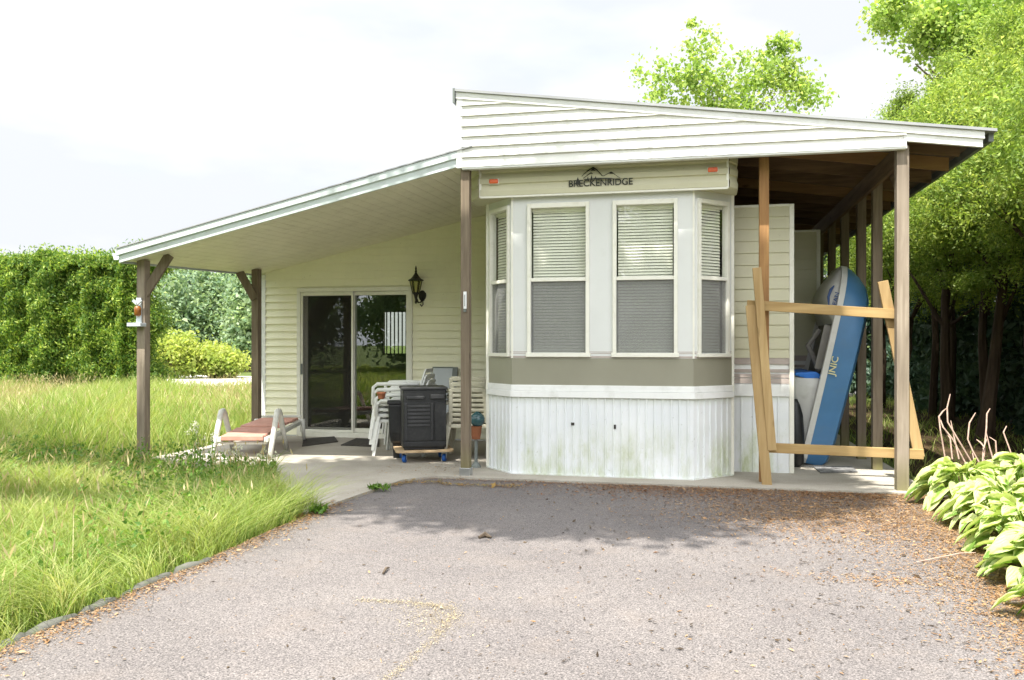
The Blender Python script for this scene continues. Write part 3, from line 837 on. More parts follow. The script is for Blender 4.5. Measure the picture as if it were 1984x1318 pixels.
# bay shell: panels with the window openings left out
mb = MB(); ta = MB(); st = MB(); tr = MB(); sk = MB()
for k, (a, u, n, l) in enumerate(faces):
    def bx(m2, s0, s1, z0, z1, d0, d1):
        m2.obox(a, u, n, Z, (s0, d0, z0), (s1, d1, z1))
    cuts = sorted([0.0] + [v for p in WIN[k] for v in p] + [l])
    for i in range(0, len(cuts) - 1, 2):
        bx(mb, cuts[i], cuts[i + 1], ZTA, ZTOP, -0.03, 0.0)
    for s0, s1 in WIN[k]:
        bx(mb, s0, s1, WZ1, ZTOP, -0.03, 0.0)
        bx(mb, s0, s1, ZTA, WZ0, -0.03, 0.0)
    bx(ta, 0.0, l, ZTR, ZTA, -0.03, 0.003)
    for z0, z1 in ((ZTA + 0.003, ZTA + 0.022), (ZTA + 0.045, ZTA + 0.052), (ZTA + 0.060, ZTA + 0.066)):
        ex = [0.0] + [v for p in WIN[k] for v in p] + [l]
        for i in range(0, len(ex) - 1, 2):
            if z0 > WZ0 - 0.02: bx(st, ex[i], ex[i + 1], z0, z1, 0.0, 0.002)
        if z0 < WZ0 - 0.02: bx(st, 0, l, z0, z1, 0.0, 0.0025)
    bx(tr, -0.008, l + 0.008, ZSK, ZTR - 0.06, -0.03, 0.026)
    bx(tr, -0.004, l + 0.004, ZTR - 0.058, ZTR + 0.002, -0.03, 0.016)
    # ribbed skirt
    s = 0.0
    pts = []
    while s < l - 0.001:
        for ds, d in ((0.0, 0.0), (0.052, 0.0), (0.058, 0.013), (0.072, 0.013), (0.078, 0.0)):
            if s + ds < l: pts.append((s + ds, d))
        s += 0.0795
    pts.append((l, 0.0))
    if k == 1:
        o1 = [(0.045 if False else 0.0)]
    for (sa, da), (sb, db) in zip(pts[:-1], pts[1:]):
        pa, pb = a + u * sa + n * da, a + u * sb + n * db
        sk.add([pa + Z * 0.012, pb + Z * 0.012, pb + Z * ZSK, pa + Z * ZSK], [(0, 1, 2, 3)])
    bx(sk, 0.0, l, -0.005, 0.014, -0.01, 0.022)
mb.build('bay_wall', M['panel'], home)
ta.build('taupe_band', M['taupe'], home)
st.build('stripe', M['stripe'], home)
tr.build('belt_trim', M['trim'], home, bevel=0.003)
skirt = sk.build('skirt', M['skirt'], home)
MB().obox(faces[1][0], faces[1][1], faces[1][2], Z, (0.60, 0.004, 0.50), (0.632, 0.018, 0.528)).build('vent_hole', M['dark'], skirt)
MB().obox(faces[1][0], faces[1][1], faces[1][2], Z, (1.022, 0.004, 0.475), (1.042, 0.018, 0.515)).build('vent_hole', M['dark'], skirt)
for k in (1, 2):
    MB().beam(BAY[k] + Z * ZTA, BAY[k] + Z * ZTOP, 0.018, 0.018).build('bay_corner_trim', M['frame'], home)
# windows
for k, (a, u, n, l) in enumerate(faces):
    for s0, s1 in WIN[k]:
        f = MB()
        def fb(m2, p0, p1, z0, z1, d0, d1): m2.obox(a, u, n, Z, (p0, d0, z0), (p1, d1, z1))
        e = 0.036 if k == 1 else 0.030
        fb(f, s0, s0 + e, WZ0, WZ1, -0.05, 0.028); fb(f, s1 - e, s1, WZ0, WZ1, -0.05, 0.028)
        fb(f, s0 + e, s1 - e, WZ1 - e - 0.01, WZ1, -0.05, 0.028); fb(f, s0 - 0.012, s1 + 0.012, WZ0 - 0.012, WZ0 + e - 0.006, -0.05, 0.034)
        fb(f, s0 + e, s1 - e, WZM - 0.02, WZM + 0.016, -0.045, 0.016)
        fr = f.build('window', M['frame'], home, bevel=0.003)
        pz = MB(); fb(pz, s0 + e, s1 - e, WZM + 0.016, WZ1 - e - 0.01, -0.014, -0.010)
        pz.build('pane', M['glass'], fr)
        pz = MB(); fb(pz, s0 + e, s1 - e, WZ0 + e - 0.006, WZM - 0.02, -0.030, -0.026)
        pz.build('pane', M['glass'], fr)
        sc = MB(); fb(sc, s0 + e, s1 - e, WZ0 + e - 0.006, WZM - 0.02, -0.004, -0.003)
        sc.build('insect_screen', M['screen'], fr)
        bl = MB()
        z = WZ0 + 0.03
        ins = 0.012 if k == 1 else 0.02
        while z < WZ1 - 0.05:
            o = a + Z * z - n * 0.062
            bl.add([o + u * (s0 + e + ins) - n * 0.007 + Z * 0.0134, o + u * (s1 - e - ins) - n * 0.007 + Z * 0.0134, o + u * (s1 - e - ins) + n * 0.007 - Z * 0.0134, o + u * (s0 + e + ins) + n * 0.007 - Z * 0.0134], [(0, 1, 2, 3)])
            z += 0.030
        for q in (0.18, 0.82):
            bl.obox(a, u, n, Z, (s0 + (s1 - s0) * q, -0.05, WZ0 + 0.03), (s0 + (s1 - s0) * q + 0.002, -0.049, WZ1 - 0.03))
        fb(bl, s0 + e + 0.004, s1 - e - 0.004, WZ1 - e - 0.04, WZ1 - e - 0.012, -0.085, -0.045)
        bl.build('blind', M['blind'], fr)
# header: sloping-sided box above the bay with three shallow boards
HP = [Vector((-2.27, 8.34, 0)), Vector((-2.10, 8.075, 0)), Vector((0.315, 8.075, 0)), Vector((0.395, 8.22, 0)), Vector((0.40, 8.52, 0))]
mb = MB()
for a, b in zip(HP[:-1], HP[1:]):
    u = (b - a); l = u.length; u = u.normalized(); n = Vector((u.y, -u.x, 0))
    zb = 2.785
    prof = []
    for c in range(4):
        z0 = zb + c * 0.122
        prof += [(z0, 0.0), (z0 + 0.010, 0.020), (z0 + 0.055, 0.024), (z0 + 0.095, 0.012), (z0 + 0.119, 0.0)]
    for (z0, d0), (z1, d1) in zip(prof[:-1], prof[1:]):
        mb.add([a + Z * z0 + n * d0, b + Z * z0 + n * d0, b + Z * z1 + n * d1, a + Z * z1 + n * d1], [(0, 1, 2, 3)])
under = [HP[0] + Z * 2.787, HP[1] + Z * 2.787, HP[2] + Z * 2.787, HP[3] + Z * 2.787, HP[4] + Z * 2.787, Vector((0.4, 8.6, 2.787)), Vector((-2.27, 8.6, 2.787))]
mb.add(under, [tuple(range(7))])
hd = mb.build('header', M['header'], home)
mb = MB()
for p in (HP[1], HP[2]): mb.beam(p + Z * 2.78 - Y * 0.008, p + Z * 3.2 - Y * 0.008, 0.022, 0.022)
mb.beam(HP[1] + Z * 2.782 - Y * 0.008, HP[2] + Z * 2.782 - Y * 0.008, 0.02, 0.02)
mb.build('header_trim', M['frame'], home, bevel=0.002)
for u, v in ((957, 352), (1381, 329.5)):
    p = P(u, v, 8.045)
    m2 = MB().box((p.x - 0.052, 8.040, p.z - 0.028), (p.x + 0.052, 8.072, p.z + 0.028))
    lm = m2.build('marker_light', M['frame'], home, bevel=0.004)
    m2 = MB().box((p.x - 0.046, 8.020, p.z - 0.022), (p.x + 0.046, 8.044, p.z + 0.022))
    m2.build('lens', M['orange'], lm, bevel=0.01)
# lettering and mountain emblem
pe0, pe1 = P(1101, 362.5, 8.046), P(1226, 357.5, 8.046)
me, wd = text_mesh('BRECKENRIDGE', 0.066, 0.004)
sx = (pe1.x - pe0.x) / wd
me.transform(Matrix.Translation(Vector((pe0.x, 8.046, pe0.z))) @ Matrix.Rotation(R(90), 4, 'X') @ Matrix.Diagonal((sx, 1.35, 1, 1)))
sign = link('lettering', me, M['ink'], home)
mb = MB()
def E(u, v): return P(u, v, 8.046)
def stroke(pts, wds):
    for (p, q), w0 in zip(zip(pts[:-1], pts[1:]), wds):
        mb.beam(E(*p), E(*q), 0.004, w0, (0, 0, 1))
stroke([(1127, 342), (1138, 332), (1149, 324.6), (1157, 330), (1167, 341), (1170, 341), (1184, 333.2), (1191, 338), (1202, 346)], [0.006, 0.012, 0.012, 0.008, 0.006, 0.006, 0.007, 0.004])
stroke([(1130, 346), (1138, 340), (1145, 335), (1148, 337)], [0.005, 0.007, 0.009])
stroke([(1132, 348), (1150, 346.5), (1165, 346), (1185, 346), (1203, 349.5)], [0.008, 0.012, 0.010, 0.007])
def tri(u, v0, v1, w2): mb.prism([E(u, v0), E(u + w2, v1), E(u - w2, v1)], (0, 0.004, 0))
tri(1149, 325.2, 331, 5); tri(1184, 333, 337, 4); tri(1119.5, 343, 357, 4.6); tri(1139, 342, 350, 2.4); tri(1146, 339, 349, 2.6); tri(1154, 341, 348, 2.2)
mb.build('mountain_emblem', M['ink'], home)
# trailer body, side trims and the slide-out rooms along its right wall
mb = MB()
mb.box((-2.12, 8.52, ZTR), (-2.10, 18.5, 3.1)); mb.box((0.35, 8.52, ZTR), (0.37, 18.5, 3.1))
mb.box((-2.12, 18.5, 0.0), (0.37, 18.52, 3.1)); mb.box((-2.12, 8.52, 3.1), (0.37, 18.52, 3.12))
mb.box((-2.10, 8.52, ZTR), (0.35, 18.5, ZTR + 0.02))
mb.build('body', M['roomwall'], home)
MB().box((0.355, 8.495, 0.0), (0.395, 8.56, 2.79)).build('corner_trim', M['frame'], home, bevel=0.004)
MB().box((-2.15, 8.495, 0.0), (-2.118, 8.55, 2.79)).build('corner_trim', M['frame'], home, bevel=0.004)
def slideout(x0, x1, y0, y1, z1):
    so = MB()
    laps(so, (0, y0, 0), X, -Y, x0, x1 - 0.03, ZTA, z1, 0.122, 0.012, zbase=ZTA - 0.03)
    laps(so, (x1, 0, 0), Y, X, y0 + 0.03, y1, ZTA, z1, 0.122, 0.012, zbase=ZTA - 0.03)
    s = so.build('slide_out', M['header'], home)
    m2 = MB().box((x0, y0 + 0.012, 0.03), (x1 - 0.012, y1, z1 - 0.005)); m2.build('core', M['trim'], s)
    m2 = MB()
    for z0, za in ((0.905, 0.955), (0.965, 1.0), (1.02, 1.05), (1.10, 1.165)): m2.box((x0, y0 - 0.004, z0), (x1 + 0.004, y0 + 0.01, za))
    m2.build('stripe', M['stripe'], s)
    m2 = MB().box((x1 - 0.03, y0 - 0.016, 0.0), (x1 + 0.016, y0 + 0.03, z1 + 0.012)); m2.box((x0, y0 - 0.016, z1 - 0.012), (x1 - 0.03, y0 + 0.02, z1 + 0.014))
    m2.build('corner_trim', M['frame'], s, bevel=0.004)
    m2 = MB().box((x0, y0 - 0.022, ZSK), (x1 - 0.03, y0 + 0.012, ZTR)); m2.build('belt_trim', M['trim'], s, bevel=0.003)
    m2 = MB()
    sx0 = x0
    while sx0 < x1 - 0.04:
        m2.box((sx0, y0 - 0.002, 0.0), (min(sx0 + 0.12, x1 - 0.03), y0 + 0.010, ZSK))
        m2.box((sx0 + 0.10, y0 - 0.012, 0.0), (sx0 + 0.115, y0 - 0.002, ZSK))
        sx0 += 0.1205
    m2.box((x1 - 0.012, y0 + 0.03, 0.0), (x1 - 0.001, y1, ZTA))
    m2.build('skirt', M['skirt'], s)
slideout(0.37, 0.975, 8.76, 10.75, 2.71)
slideout(0.37, 1.515, 10.80, 14.0, 2.71)

# ------------------------------------------------------------ wall lantern
pl = P(817, 573, YW - 0.05)
lan = empty('wall_lantern', (pl.x, YW - 0.02, pl.z), 'black iron coach lantern with pointed cap on the ivory wall right of the sliding door', 'lantern')
mb = MB()
n = 14
c0 = Vector((pl.x + 0.0, YW - 0.028, pl.z))
mb.v = []; ring = []
mb.prism([c0 + Vector((0.055 * math.cos(2 * math.pi * k / n), 0, 0.075 * math.sin(2 * math.pi * k / n))) for k in range(n)], (0, 0.03, 0))
mb.build('backplate', M['blackiron'], lan, bevel=0.004)
lc = Vector((pl.x - 0.045, YW - 0.16, pl.z))
mb = MB()
mb.tube([c0 + Vector((0, -0.0, -0.02)), c0 + Vector((0.0, -0.05, -0.09)), c0 + Vector((-0.02, -0.11, -0.10)), lc + Vector((0, 0, -0.02)), lc + Vector((0, 0, 0.04))], 0.012, 8)
mb.tube([c0 + Vector((0.01, -0.02, -0.06)), c0 + Vector((0.03, -0.05, -0.12)), c0 + Vector((0.02, -0.08, -0.15)), c0 + Vector((0.0, -0.09, -0.12))], 0.008, 6)
mb.lathe(lc, [(0.004, -0.12), (0.016, -0.10), (0.012, -0.07), (0.022, -0.03), (0.03, 0.0), (0.045, 0.02), (0.045, 0.03)], 10)
mb.build('arm', M['blackiron'], lan, smooth=False)
mb = MB()
for j in range(6):
    t = 2 * math.pi * j / 6 + 0.2
    mb.beam(lc + Vector((0.045 * math.cos(t), 0.045 * math.sin(t), 0.025)), lc + Vector((0.085 * math.cos(t), 0.085 * math.sin(t), 0.20)), 0.010, 0.010)
mb.lathe(lc, [(0.046, 0.02), (0.052, 0.02), (0.052, 0.034), (0.046, 0.034)], 6, 0.2)
mb.build('cage', M['blackiron'], lan)
MB().lathe(lc, [(0.040, 0.03), (0.078, 0.198)], 6, 0.2, cap=False).build('lamp_glass', M['lanternglass'], lan)
mb = MB().lathe(lc, [(0.105, 0.195), (0.108, 0.205), (0.07, 0.225), (0.045, 0.255), (0.022, 0.29), (0.012, 0.31), (0.018, 0.325), (0.010, 0.34), (0.014, 0.36), (0.008, 0.385), (0.002, 0.40)], 12, 0.2)
mb.build('cap', M['blackiron'], lan, smooth=False)

# ------------------------------------------------------------ small things on the posts
p = P(901, 582, pc.y - 0.05)
th = empty('wall_thermometer', (p.x, 7.9, p.z), 'narrow white thermometer screwed to the front of the middle post', 'thermometer')
mb = MB().box((p.x - 0.016, 7.893, p.z - 0.085), (p.x + 0.016, 7.905, p.z + 0.085)); mb.build('body', M['porcelain'], th, bevel=0.004)
mb = MB().box((p.x - 0.003, 7.889, p.z - 0.06), (p.x + 0.003, 7.892, p.z + 0.055)).box((p.x - 0.012, 7.887, p.z - 0.115), (p.x + 0.012, 7.903, p.z - 0.088)); mb.build('tube', M['edgegrey'], th)
p = P(269, 600, 8.05)
fd = empty('bird_feeder', (p.x, 8.05, p.z), 'amber bird feeder with a pale tray fixed to the far left porch post', 'bird feeder')
mb = MB().lathe((p.x, 8.03, p.z - 0.02), [(0.02, -0.055), (0.036, -0.04), (0.038, 0.03), (0.03, 0.05), (0.016, 0.06)], 12); mb.build('reservoir', M['amber'], fd, smooth=True)
mb = MB().box((p.x - 0.085, 7.96, p.z - 0.19), (p.x + 0.085, 8.065, p.z - 0.15)); mb.build('tray', M['greypanel'], fd, bevel=0.004)
mb = MB().beam((p.x - 0.05, 8.02, p.z + 0.10), (p.x, 8.02, p.z + 0.06), 0.02, 0.025).beam((p.x + 0.05, 8.02, p.z + 0.10), (p.x, 8.02, p.z + 0.06), 0.02, 0.025).box((p.x - 0.03, 8.045, p.z - 0.15), (p.x + 0.03, 8.06, p.z + 0.13))
mb.build('bracket', M['greypanel'], fd)

# ------------------------------------------------------------ doormats
def matt(name, pts, label, m):
    mb = MB().prism([(q.x, q.y, 0.003) for q in pts], (0, 0, 0.012))
    o = mb.build(name, M[m], org=(pts[0].x, pts[0].y, 0.0), bevel=0.003)
    tag(o, label, 'doormat')
matt('doormat', [G(585, 866), G(655, 857), G(648, 847.5), G(588, 852)], 'dark doormat on the slab under the left half of the sliding door', 'matdark')
matt('doormat', [G(660, 864), G(735, 867), G(735, 853), G(690, 851)], 'dark doormat on the slab under the right half of the sliding door', 'matdark')
matt('rubber_mat', [G(1590, 918), G(1662, 916), G(1650, 906), G(1575, 906)], 'grey patterned rubber mat on the slab below the blue pedal boat', 'matgrey')

# ------------------------------------------------------------ stacking resin chairs, front towards -y in their own frame
def make_chair(name, mat):
    root = empty(name, (0, 0, 0), None, 'chair')
    m2 = MB()
    for k in range(6):
        y0 = -0.22 + k * 0.075
        zz = 0.415 - 0.012 * math.sin(k / 5 * math.pi) - 0.02 * k / 5
        m2.box((-0.205, y0, zz - 0.008), (0.205, y0 + 0.062, zz + 0.008))
    m2.box((-0.235, -0.25, 0.385), (-0.203, 0.23, 0.420)); m2.box((0.203, -0.25, 0.385), (0.235, 0.23, 0.420))
    m2.box((-0.235, -0.285, 0.375), (0.235, -0.222, 0.422)); m2.box((-0.205, 0.20, 0.36), (0.205, 0.23, 0.40))
    m2.build('seat', M[mat], root, bevel=0.006)
    m2 = MB()
    a0, a1 = Vector((0, 0.215, 0.42)), Vector((0, 0.335, 0.80))
    dv = (a1 - a0).normalized()
    for s in (-1, 1):
        m2.beam(a0 + X * s * 0.205, a1 + X * s * 0.185, 0.045, 0.02, (0, 1, 0))
    for k in range(7):
        t = 0.05 + k * 0.145
        pz = a0.lerp(a1, t)
        wv = 0.205 - 0.02 * t
        m2.obox(pz, X, dv, X.cross(dv), (-wv, 0, -0.008), (wv, 0.036 if k < 6 else 0.05, 0.008))
    m2.build('backrest', M[mat], root, bevel=0.006)
    for s in (-1, 1):
        m2 = MB()
        m2.tube([(s * 0.255, -0.28, 0.40), (s * 0.262, -0.27, 0.60), (s * 0.265, -0.22, 0.64), (s * 0.262, 0.05, 0.645), (s * 0.235, 0.27, 0.64)], [0.020, 0.020, 0.022, 0.024, 0.018], 8)
        m2.build('armrest', M[mat], root, smooth=True)
        for y0, y1 in ((-0.265, -0.315), (0.20, 0.305)):
            m2 = MB()
            xa, xb = s * 0.225, s * 0.275
            for (w0, w1, dx, dy) in ((0.058, 0.036, 0, 0),):
                A = [(xa - w0 / 2, y0 - 0.01, 0.40), (xa + w0 / 2, y0 - 0.01, 0.40), (xa + w0 / 2, y0 + 0.012, 0.40), (xa - w0 / 2, y0 + 0.012, 0.40)]
                B = [(xb - w1 / 2, y1 - 0.008, 0.0), (xb + w1 / 2, y1 - 0.008, 0.0), (xb + w1 / 2, y1 + 0.010, 0.0), (xb - w1 / 2, y1 + 0.010, 0.0)]
                m2.add(A + B, [(0, 1, 2, 3), (7, 6, 5, 4), (0, 4, 5, 1), (1, 5, 6, 2), (2, 6, 7, 3), (3, 7, 4, 0)])
                A2 = [(xa + s * w0 / 2 - 0.006, y0, 0.40), (xa + s * w0 / 2 + 0.006, y0, 0.40), (xa + s * w0 / 2 + 0.006, y0 + (0.045 if y0 < 0 else -0.045), 0.40), (xa + s * w0 / 2 - 0.006, y0 + (0.045 if y0 < 0 else -0.045), 0.40)]
                B2 = [(xb + s * w1 / 2 - 0.006, y1, 0.0), (xb + s * w1 / 2 + 0.006, y1, 0.0), (xb + s * w1 / 2 + 0.006, y1 + (0.03 if y0 < 0 else -0.03), 0.0), (xb + s * w1 / 2 - 0.006, y1 + (0.03 if y0 < 0 else -0.03), 0.0)]
                m2.add(A2 + B2, [(0, 1, 2, 3), (7, 6, 5, 4), (0, 4, 5, 1), (1, 5, 6, 2), (2, 6, 7, 3), (3, 7, 4, 0)])
            m2.build('leg', M[mat], root, bevel=0.003)
    return root
def copy_tree(o, parent=None):
    c = o.copy()
    COL.objects.link(c)
    c.parent = parent
    for ch in [q for q in bpy.data.objects if q.parent == o]:
        copy_tree(ch, c)
    return c
def stack(proto, labels, x, y, rz, dz, dy, group):
    f = Matrix.Rotation(rz, 3, 'Z') @ Vector((0, -1, 0))
    for k, lab in enumerate(labels):
        o = proto if k == 0 else copy_tree(proto)
        o.location = (x + f.x * dy * k, y + f.y * dy * k, 0.002 + dz * k)
        o.rotation_euler = (0, 0, rz + (0.0, 0.03, -0.02, 0.02)[k % 4])
        tag(o, lab, 'chair', group)
wc = make_chair('resin_chair', 'chairwhite')
stack(wc, ['white resin armchair at the bottom of the stack behind the black cabinet',
           'white resin armchair second from bottom in the stack behind the black cabinet',
           'white resin armchair second from top in the stack behind the black cabinet',
           'white resin armchair topmost in the stack behind the black cabinet'], -3.36, 9.36, R(-86), 0.066, 0.016, 'white chairs stacked by the glass door')
ic = make_chair('slatted_chair', 'chairivory')
stack(ic, ['yellowed slat backed chair at the bottom of the stack behind the middle post',
           'yellowed slat backed chair in the middle of the stack behind the middle post',
           'yellowed slat backed chair on top of the stack behind the middle post'], -2.50, 9.18, R(188), 0.062, 0.03, 'yellowed chairs stacked by the middle post')

# ------------------------------------------------------------ black cabinet on a dolly
cx, cy, ca = -2.98, 8.88, R(24)
ux, uy = Vector((math.cos(ca), math.sin(ca), 0)), Vector((-math.sin(ca), math.cos(ca), 0))
dolly = empty('furniture_dolly', (cx, cy, 0), 'plywood furniture dolly with blue wheels carrying the black cabinet', 'dolly')
o = Vector((cx, cy, 0))
mb = MB()
pts = []
for sx2, sy2 in ((1, 1), (-1, 1), (-1, -1), (1, -1)):
    for k in range(5):
        t = {(1, 1): 0, (-1, 1): 90, (-1, -1): 180, (1, -1): 270}[(sx2, sy2)] + k * 22.5
        pts.append(o + ux * (sx2 * 0.25 + 0.07 * math.cos(R(t))) + uy * (sy2 * 0.20 + 0.07 * math.sin(R(t))) + Z * 0.115)
mb.prism(pts, (0, 0, 0.022))
mb.build('platform', M['ply'], dolly, bevel=0.003)
for sx2, sy2 in ((1, 1), (-1, 1), (-1, -1), (1, -1)):
    c = o + ux * sx2 * 0.22 + uy * sy2 * 0.17
    m2 = MB()
    m2.box((c.x - 0.028, c.y - 0.022, 0.10), (c.x + 0.028, c.y + 0.022, 0.114)); m2.box((c.x - 0.028, c.y - 0.010, 0.035), (c.x - 0.022, c.y + 0.010, 0.10)); m2.box((c.x + 0.022, c.y - 0.010, 0.035), (c.x + 0.028, c.y + 0.010, 0.10))
    w2 = m2.build('caster', M['steel'], dolly)
    m2 = MB().tube([(c.x - 0.018, c.y, 0.044), (c.x + 0.018, c.y, 0.044)], 0.044, 16); m2.build('wheel', M['bluewheel'], w2, bevel=0.006)
cab = empty('storage_cabinet', (cx, cy, 0.14), 'black plastic storage cabinet with louvred door standing on the dolly', 'cabinet')
def cb(m2, a, b): m2.obox(o, ux, uy, Z, a, b)
mb = MB(); cb(mb, (-0.24, -0.20, 0.16), (0.24, 0.20, 0.80)); cb(mb, (-0.225, -0.185, 0.138), (0.225, 0.185, 0.16)); mb.build('carcass', M['black'], cab, bevel=0.012)
mb = MB(); cb(mb, (-0.255, -0.215, 0.80), (0.255, 0.21, 0.832)); mb.build('top', M['blackgrey'], cab, bevel=0.010)
mb = MB(); cb(mb, (-0.235, -0.212, 0.24), (0.10, -0.2, 0.66)); cb(mb, (-0.235, -0.209, 0.18), (0.235, -0.2, 0.225)); cb(mb, (0.11, -0.210, 0.24), (0.235, -0.2, 0.66)); dr = mb.build('door', M['black'], cab, bevel=0.004)
mb = MB()
for k in range(6): cb(mb, (-0.19, -0.226, 0.40 + k * 0.042), (0.055, -0.208, 0.424 + k * 0.042))
for s in (-0.215, 0.070): cb(mb, (s, -0.222, 0.25), (s + 0.018, -0.208, 0.655))
mb.build('louvre', M['blackgrey'], dr, bevel=0.003)
mb = MB(); cb(mb, (-0.2, -0.235, 0.70), (0.0, -0.205, 0.735)); cb(mb, (0.06, -0.23, 0.70), (0.22, -0.2, 0.75)); mb.build('handle', M['blackgrey'], cab, bevel=0.008)
bo = Vector((-3.32, 9.02, 0))
bin_ = empty('storage_bin', (bo.x, bo.y, 0), 'low black bin with rounded bottom beside the black cabinet', 'bin')
mb = MB()
prof = [(0.10, 0.16), (0.135, 0.20), (0.155, 0.30), (0.17, 0.62)]
mb.lathe(bo, prof, 4, R(45 + 20)); mb.build('tub', M['black'], bin_, bevel=0.02)
mb = MB().lathe(bo, [(0.185, 0.62), (0.19, 0.645), (0.175, 0.66)], 4, R(45 + 20)); mb.build('lid', M['blackgrey'], bin_, bevel=0.006)
mb = MB().lathe(bo, [(0.085, 0.002), (0.10, 0.158)], 4, R(45 + 20)); mb.build('foot', M['black'], bin_)
# pale panel leaning on the wall, small pots and the teal globe
q0, q1 = P(832, 714, 10.55), P(880, 714, 10.55)
pn = empty('leaning_panel', (q0.x, 10.55, 0), 'pale grey panel with dark edge leaning on the wall behind the cabinet', 'panel')
mb = MB().add([(q0.x, 10.45, 0.0), (q1.x - 0.07, 10.45, 0.0), (q1.x - 0.07, 10.72, q0.z), (q0.x, 10.72, q0.z), (q0.x, 10.47, 0.0), (q1.x - 0.07, 10.47, 0.0), (q1.x - 0.07, 10.74, q0.z), (q0.x, 10.74, q0.z)],
              [(0, 1, 2, 3), (7, 6, 5, 4), (0, 4, 5, 1), (1, 5, 6, 2), (2, 6, 7, 3), (3, 7, 4, 0)])
mb.build('board', M['greypanel'], pn)
mb = MB().beam((q1.x - 0.035, 10.455, 0), (q1.x - 0.035, 10.73, q0.z + 0.01), 0.07, 0.03, (0, 1, 0)).beam((q0.x - 0.01, 10.73, q0.z + 0.008), (q1.x - 0.07, 10.73, q0.z + 0.008), 0.03, 0.016)
mb.build('edge', M['edgegrey'], pn)
c = D(925, 813, 8.75)
gl = empty('glass_globe', (c.x, c.y, 0), 'teal glazed globe standing on an orange pot behind the middle post', 'ornament')
mb = MB().lathe((c.x, c.y, c.z), [(0.02, -0.075), (0.055, -0.06), (0.078, -0.02), (0.08, 0.015), (0.062, 0.05), (0.03, 0.072), (0.015, 0.085)], 16); mb.build('globe', M['teal'], gl, smooth=True)
mb = MB().lathe((c.x - 0.015, c.y, 0), [(0.045, 0.30), (0.06, c.z - 0.10), (0.065, c.z - 0.07), (0.055, c.z - 0.07)], 14); mb.build('pot', M['terra'], gl)
mb = MB().lathe((c.x - 0.015, c.y, 0), [(0.055, 0.0), (0.05, 0.02), (0.018, 0.06), (0.018, 0.298)], 12); mb.build('stand', M['edgegrey'], gl)
c = D(739, 766, 9.25)
po = MB().lathe((c.x, c.y, c.z - 0.04), [(0.035, 0.0), (0.05, 0.06), (0.055, 0.06), (0.055, 0.075), (0.045, 0.075)], 12).build('flower_pot', M['terra'], org=(c.x, c.y, c.z - 0.04))
tag(po, 'small red clay pot resting on the arm of the white chair stack', 'pot')

# ------------------------------------------------------------ sun lounger
la, lb = G(527, 886), G(408, 888)
lx = (Vector((la.x, la.y, 0)) - Vector((lb.x, lb.y, 0))); lw = 0.66
lx = Vector((0.975, 0.22, 0)).normalized(); ly = Vector((-lx.y, lx.x, 0))
lo = Vector((lb.x + 0.01, lb.y + 0.02, 0.0))
lg = empty('sun_lounger', lo, 'weathered white plastic sun lounger with faded salmon slats at the porch corner', 'sun lounger')
def lp(a, b, c): return lo + lx * a + ly * b + Z * c
mb = MB()
for s in (0.06, lw - 0.06):
    mb.beam(lp(s, 0.04, 0.20), lp(s, 1.75, 0.26), 0.05, 0.055)
mb.beam(lp(0.06, 0.10, 0.16), lp(lw - 0.06, 0.10, 0.16), 0.04, 0.03)
mb.beam(lp(0.06, 1.70, 0.33), lp(lw - 0.06, 1.70, 0.33), 0.03, 0.03)
mb.beam(lp(0.06, 1.74, 0.26), lp(lw - 0.06, 1.74, 0.26), 0.05, 0.05)
mb.build('frame', M['loungewhite'], lg, bevel=0.008)
mb = MB()
for k in range(6):
    b0 = 0.05 + k * 0.10
    mb.obox(lo + Z * 0.076 * b0, lx, ly, Z, (0.085, b0 - 0.03, 0.190 if k == 0 else 0.215), (lw - 0.085, b0 + 0.06, 0.248))
mb.build('seat_slats', M['salmon'], lg, bevel=0.01)
mb = MB()
for k in range(8):
    b0 = 0.72 + k * 0.115
    mb.obox(lo + Z * 0.02 * b0, lx, ly, Z, (0.085, b0, 0.255), (lw - 0.085, b0 + 0.10, 0.29))
mb.build('back_slats', M['salmon'], lg, bevel=0.01)
for s in (0.0, lw):
    m2 = MB()
    m2.tube([lp(s, -0.02, 0.0), lp(s, 0.12, 0.22), lp(s, 0.26, 0.46), lp(s, 0.30, 0.505), lp(s, 0.36, 0.51), lp(s, 0.41, 0.47), lp(s, 0.58, 0.22), lp(s, 0.70, 0.0)], [0.030, 0.032, 0.034, 0.036, 0.036, 0.034, 0.030, 0.026], 8)
    m2.build('arm_leg', M['loungewhite'], lg, smooth=True)
for s in (0.02, lw - 0.02):
    m2 = MB().tube([lp(s, 1.60, 0.30), lp(s, 1.66, 0.0)], [0.03, 0.024], 8); m2.build('leg', M['loungewhite'], lg, smooth=True)

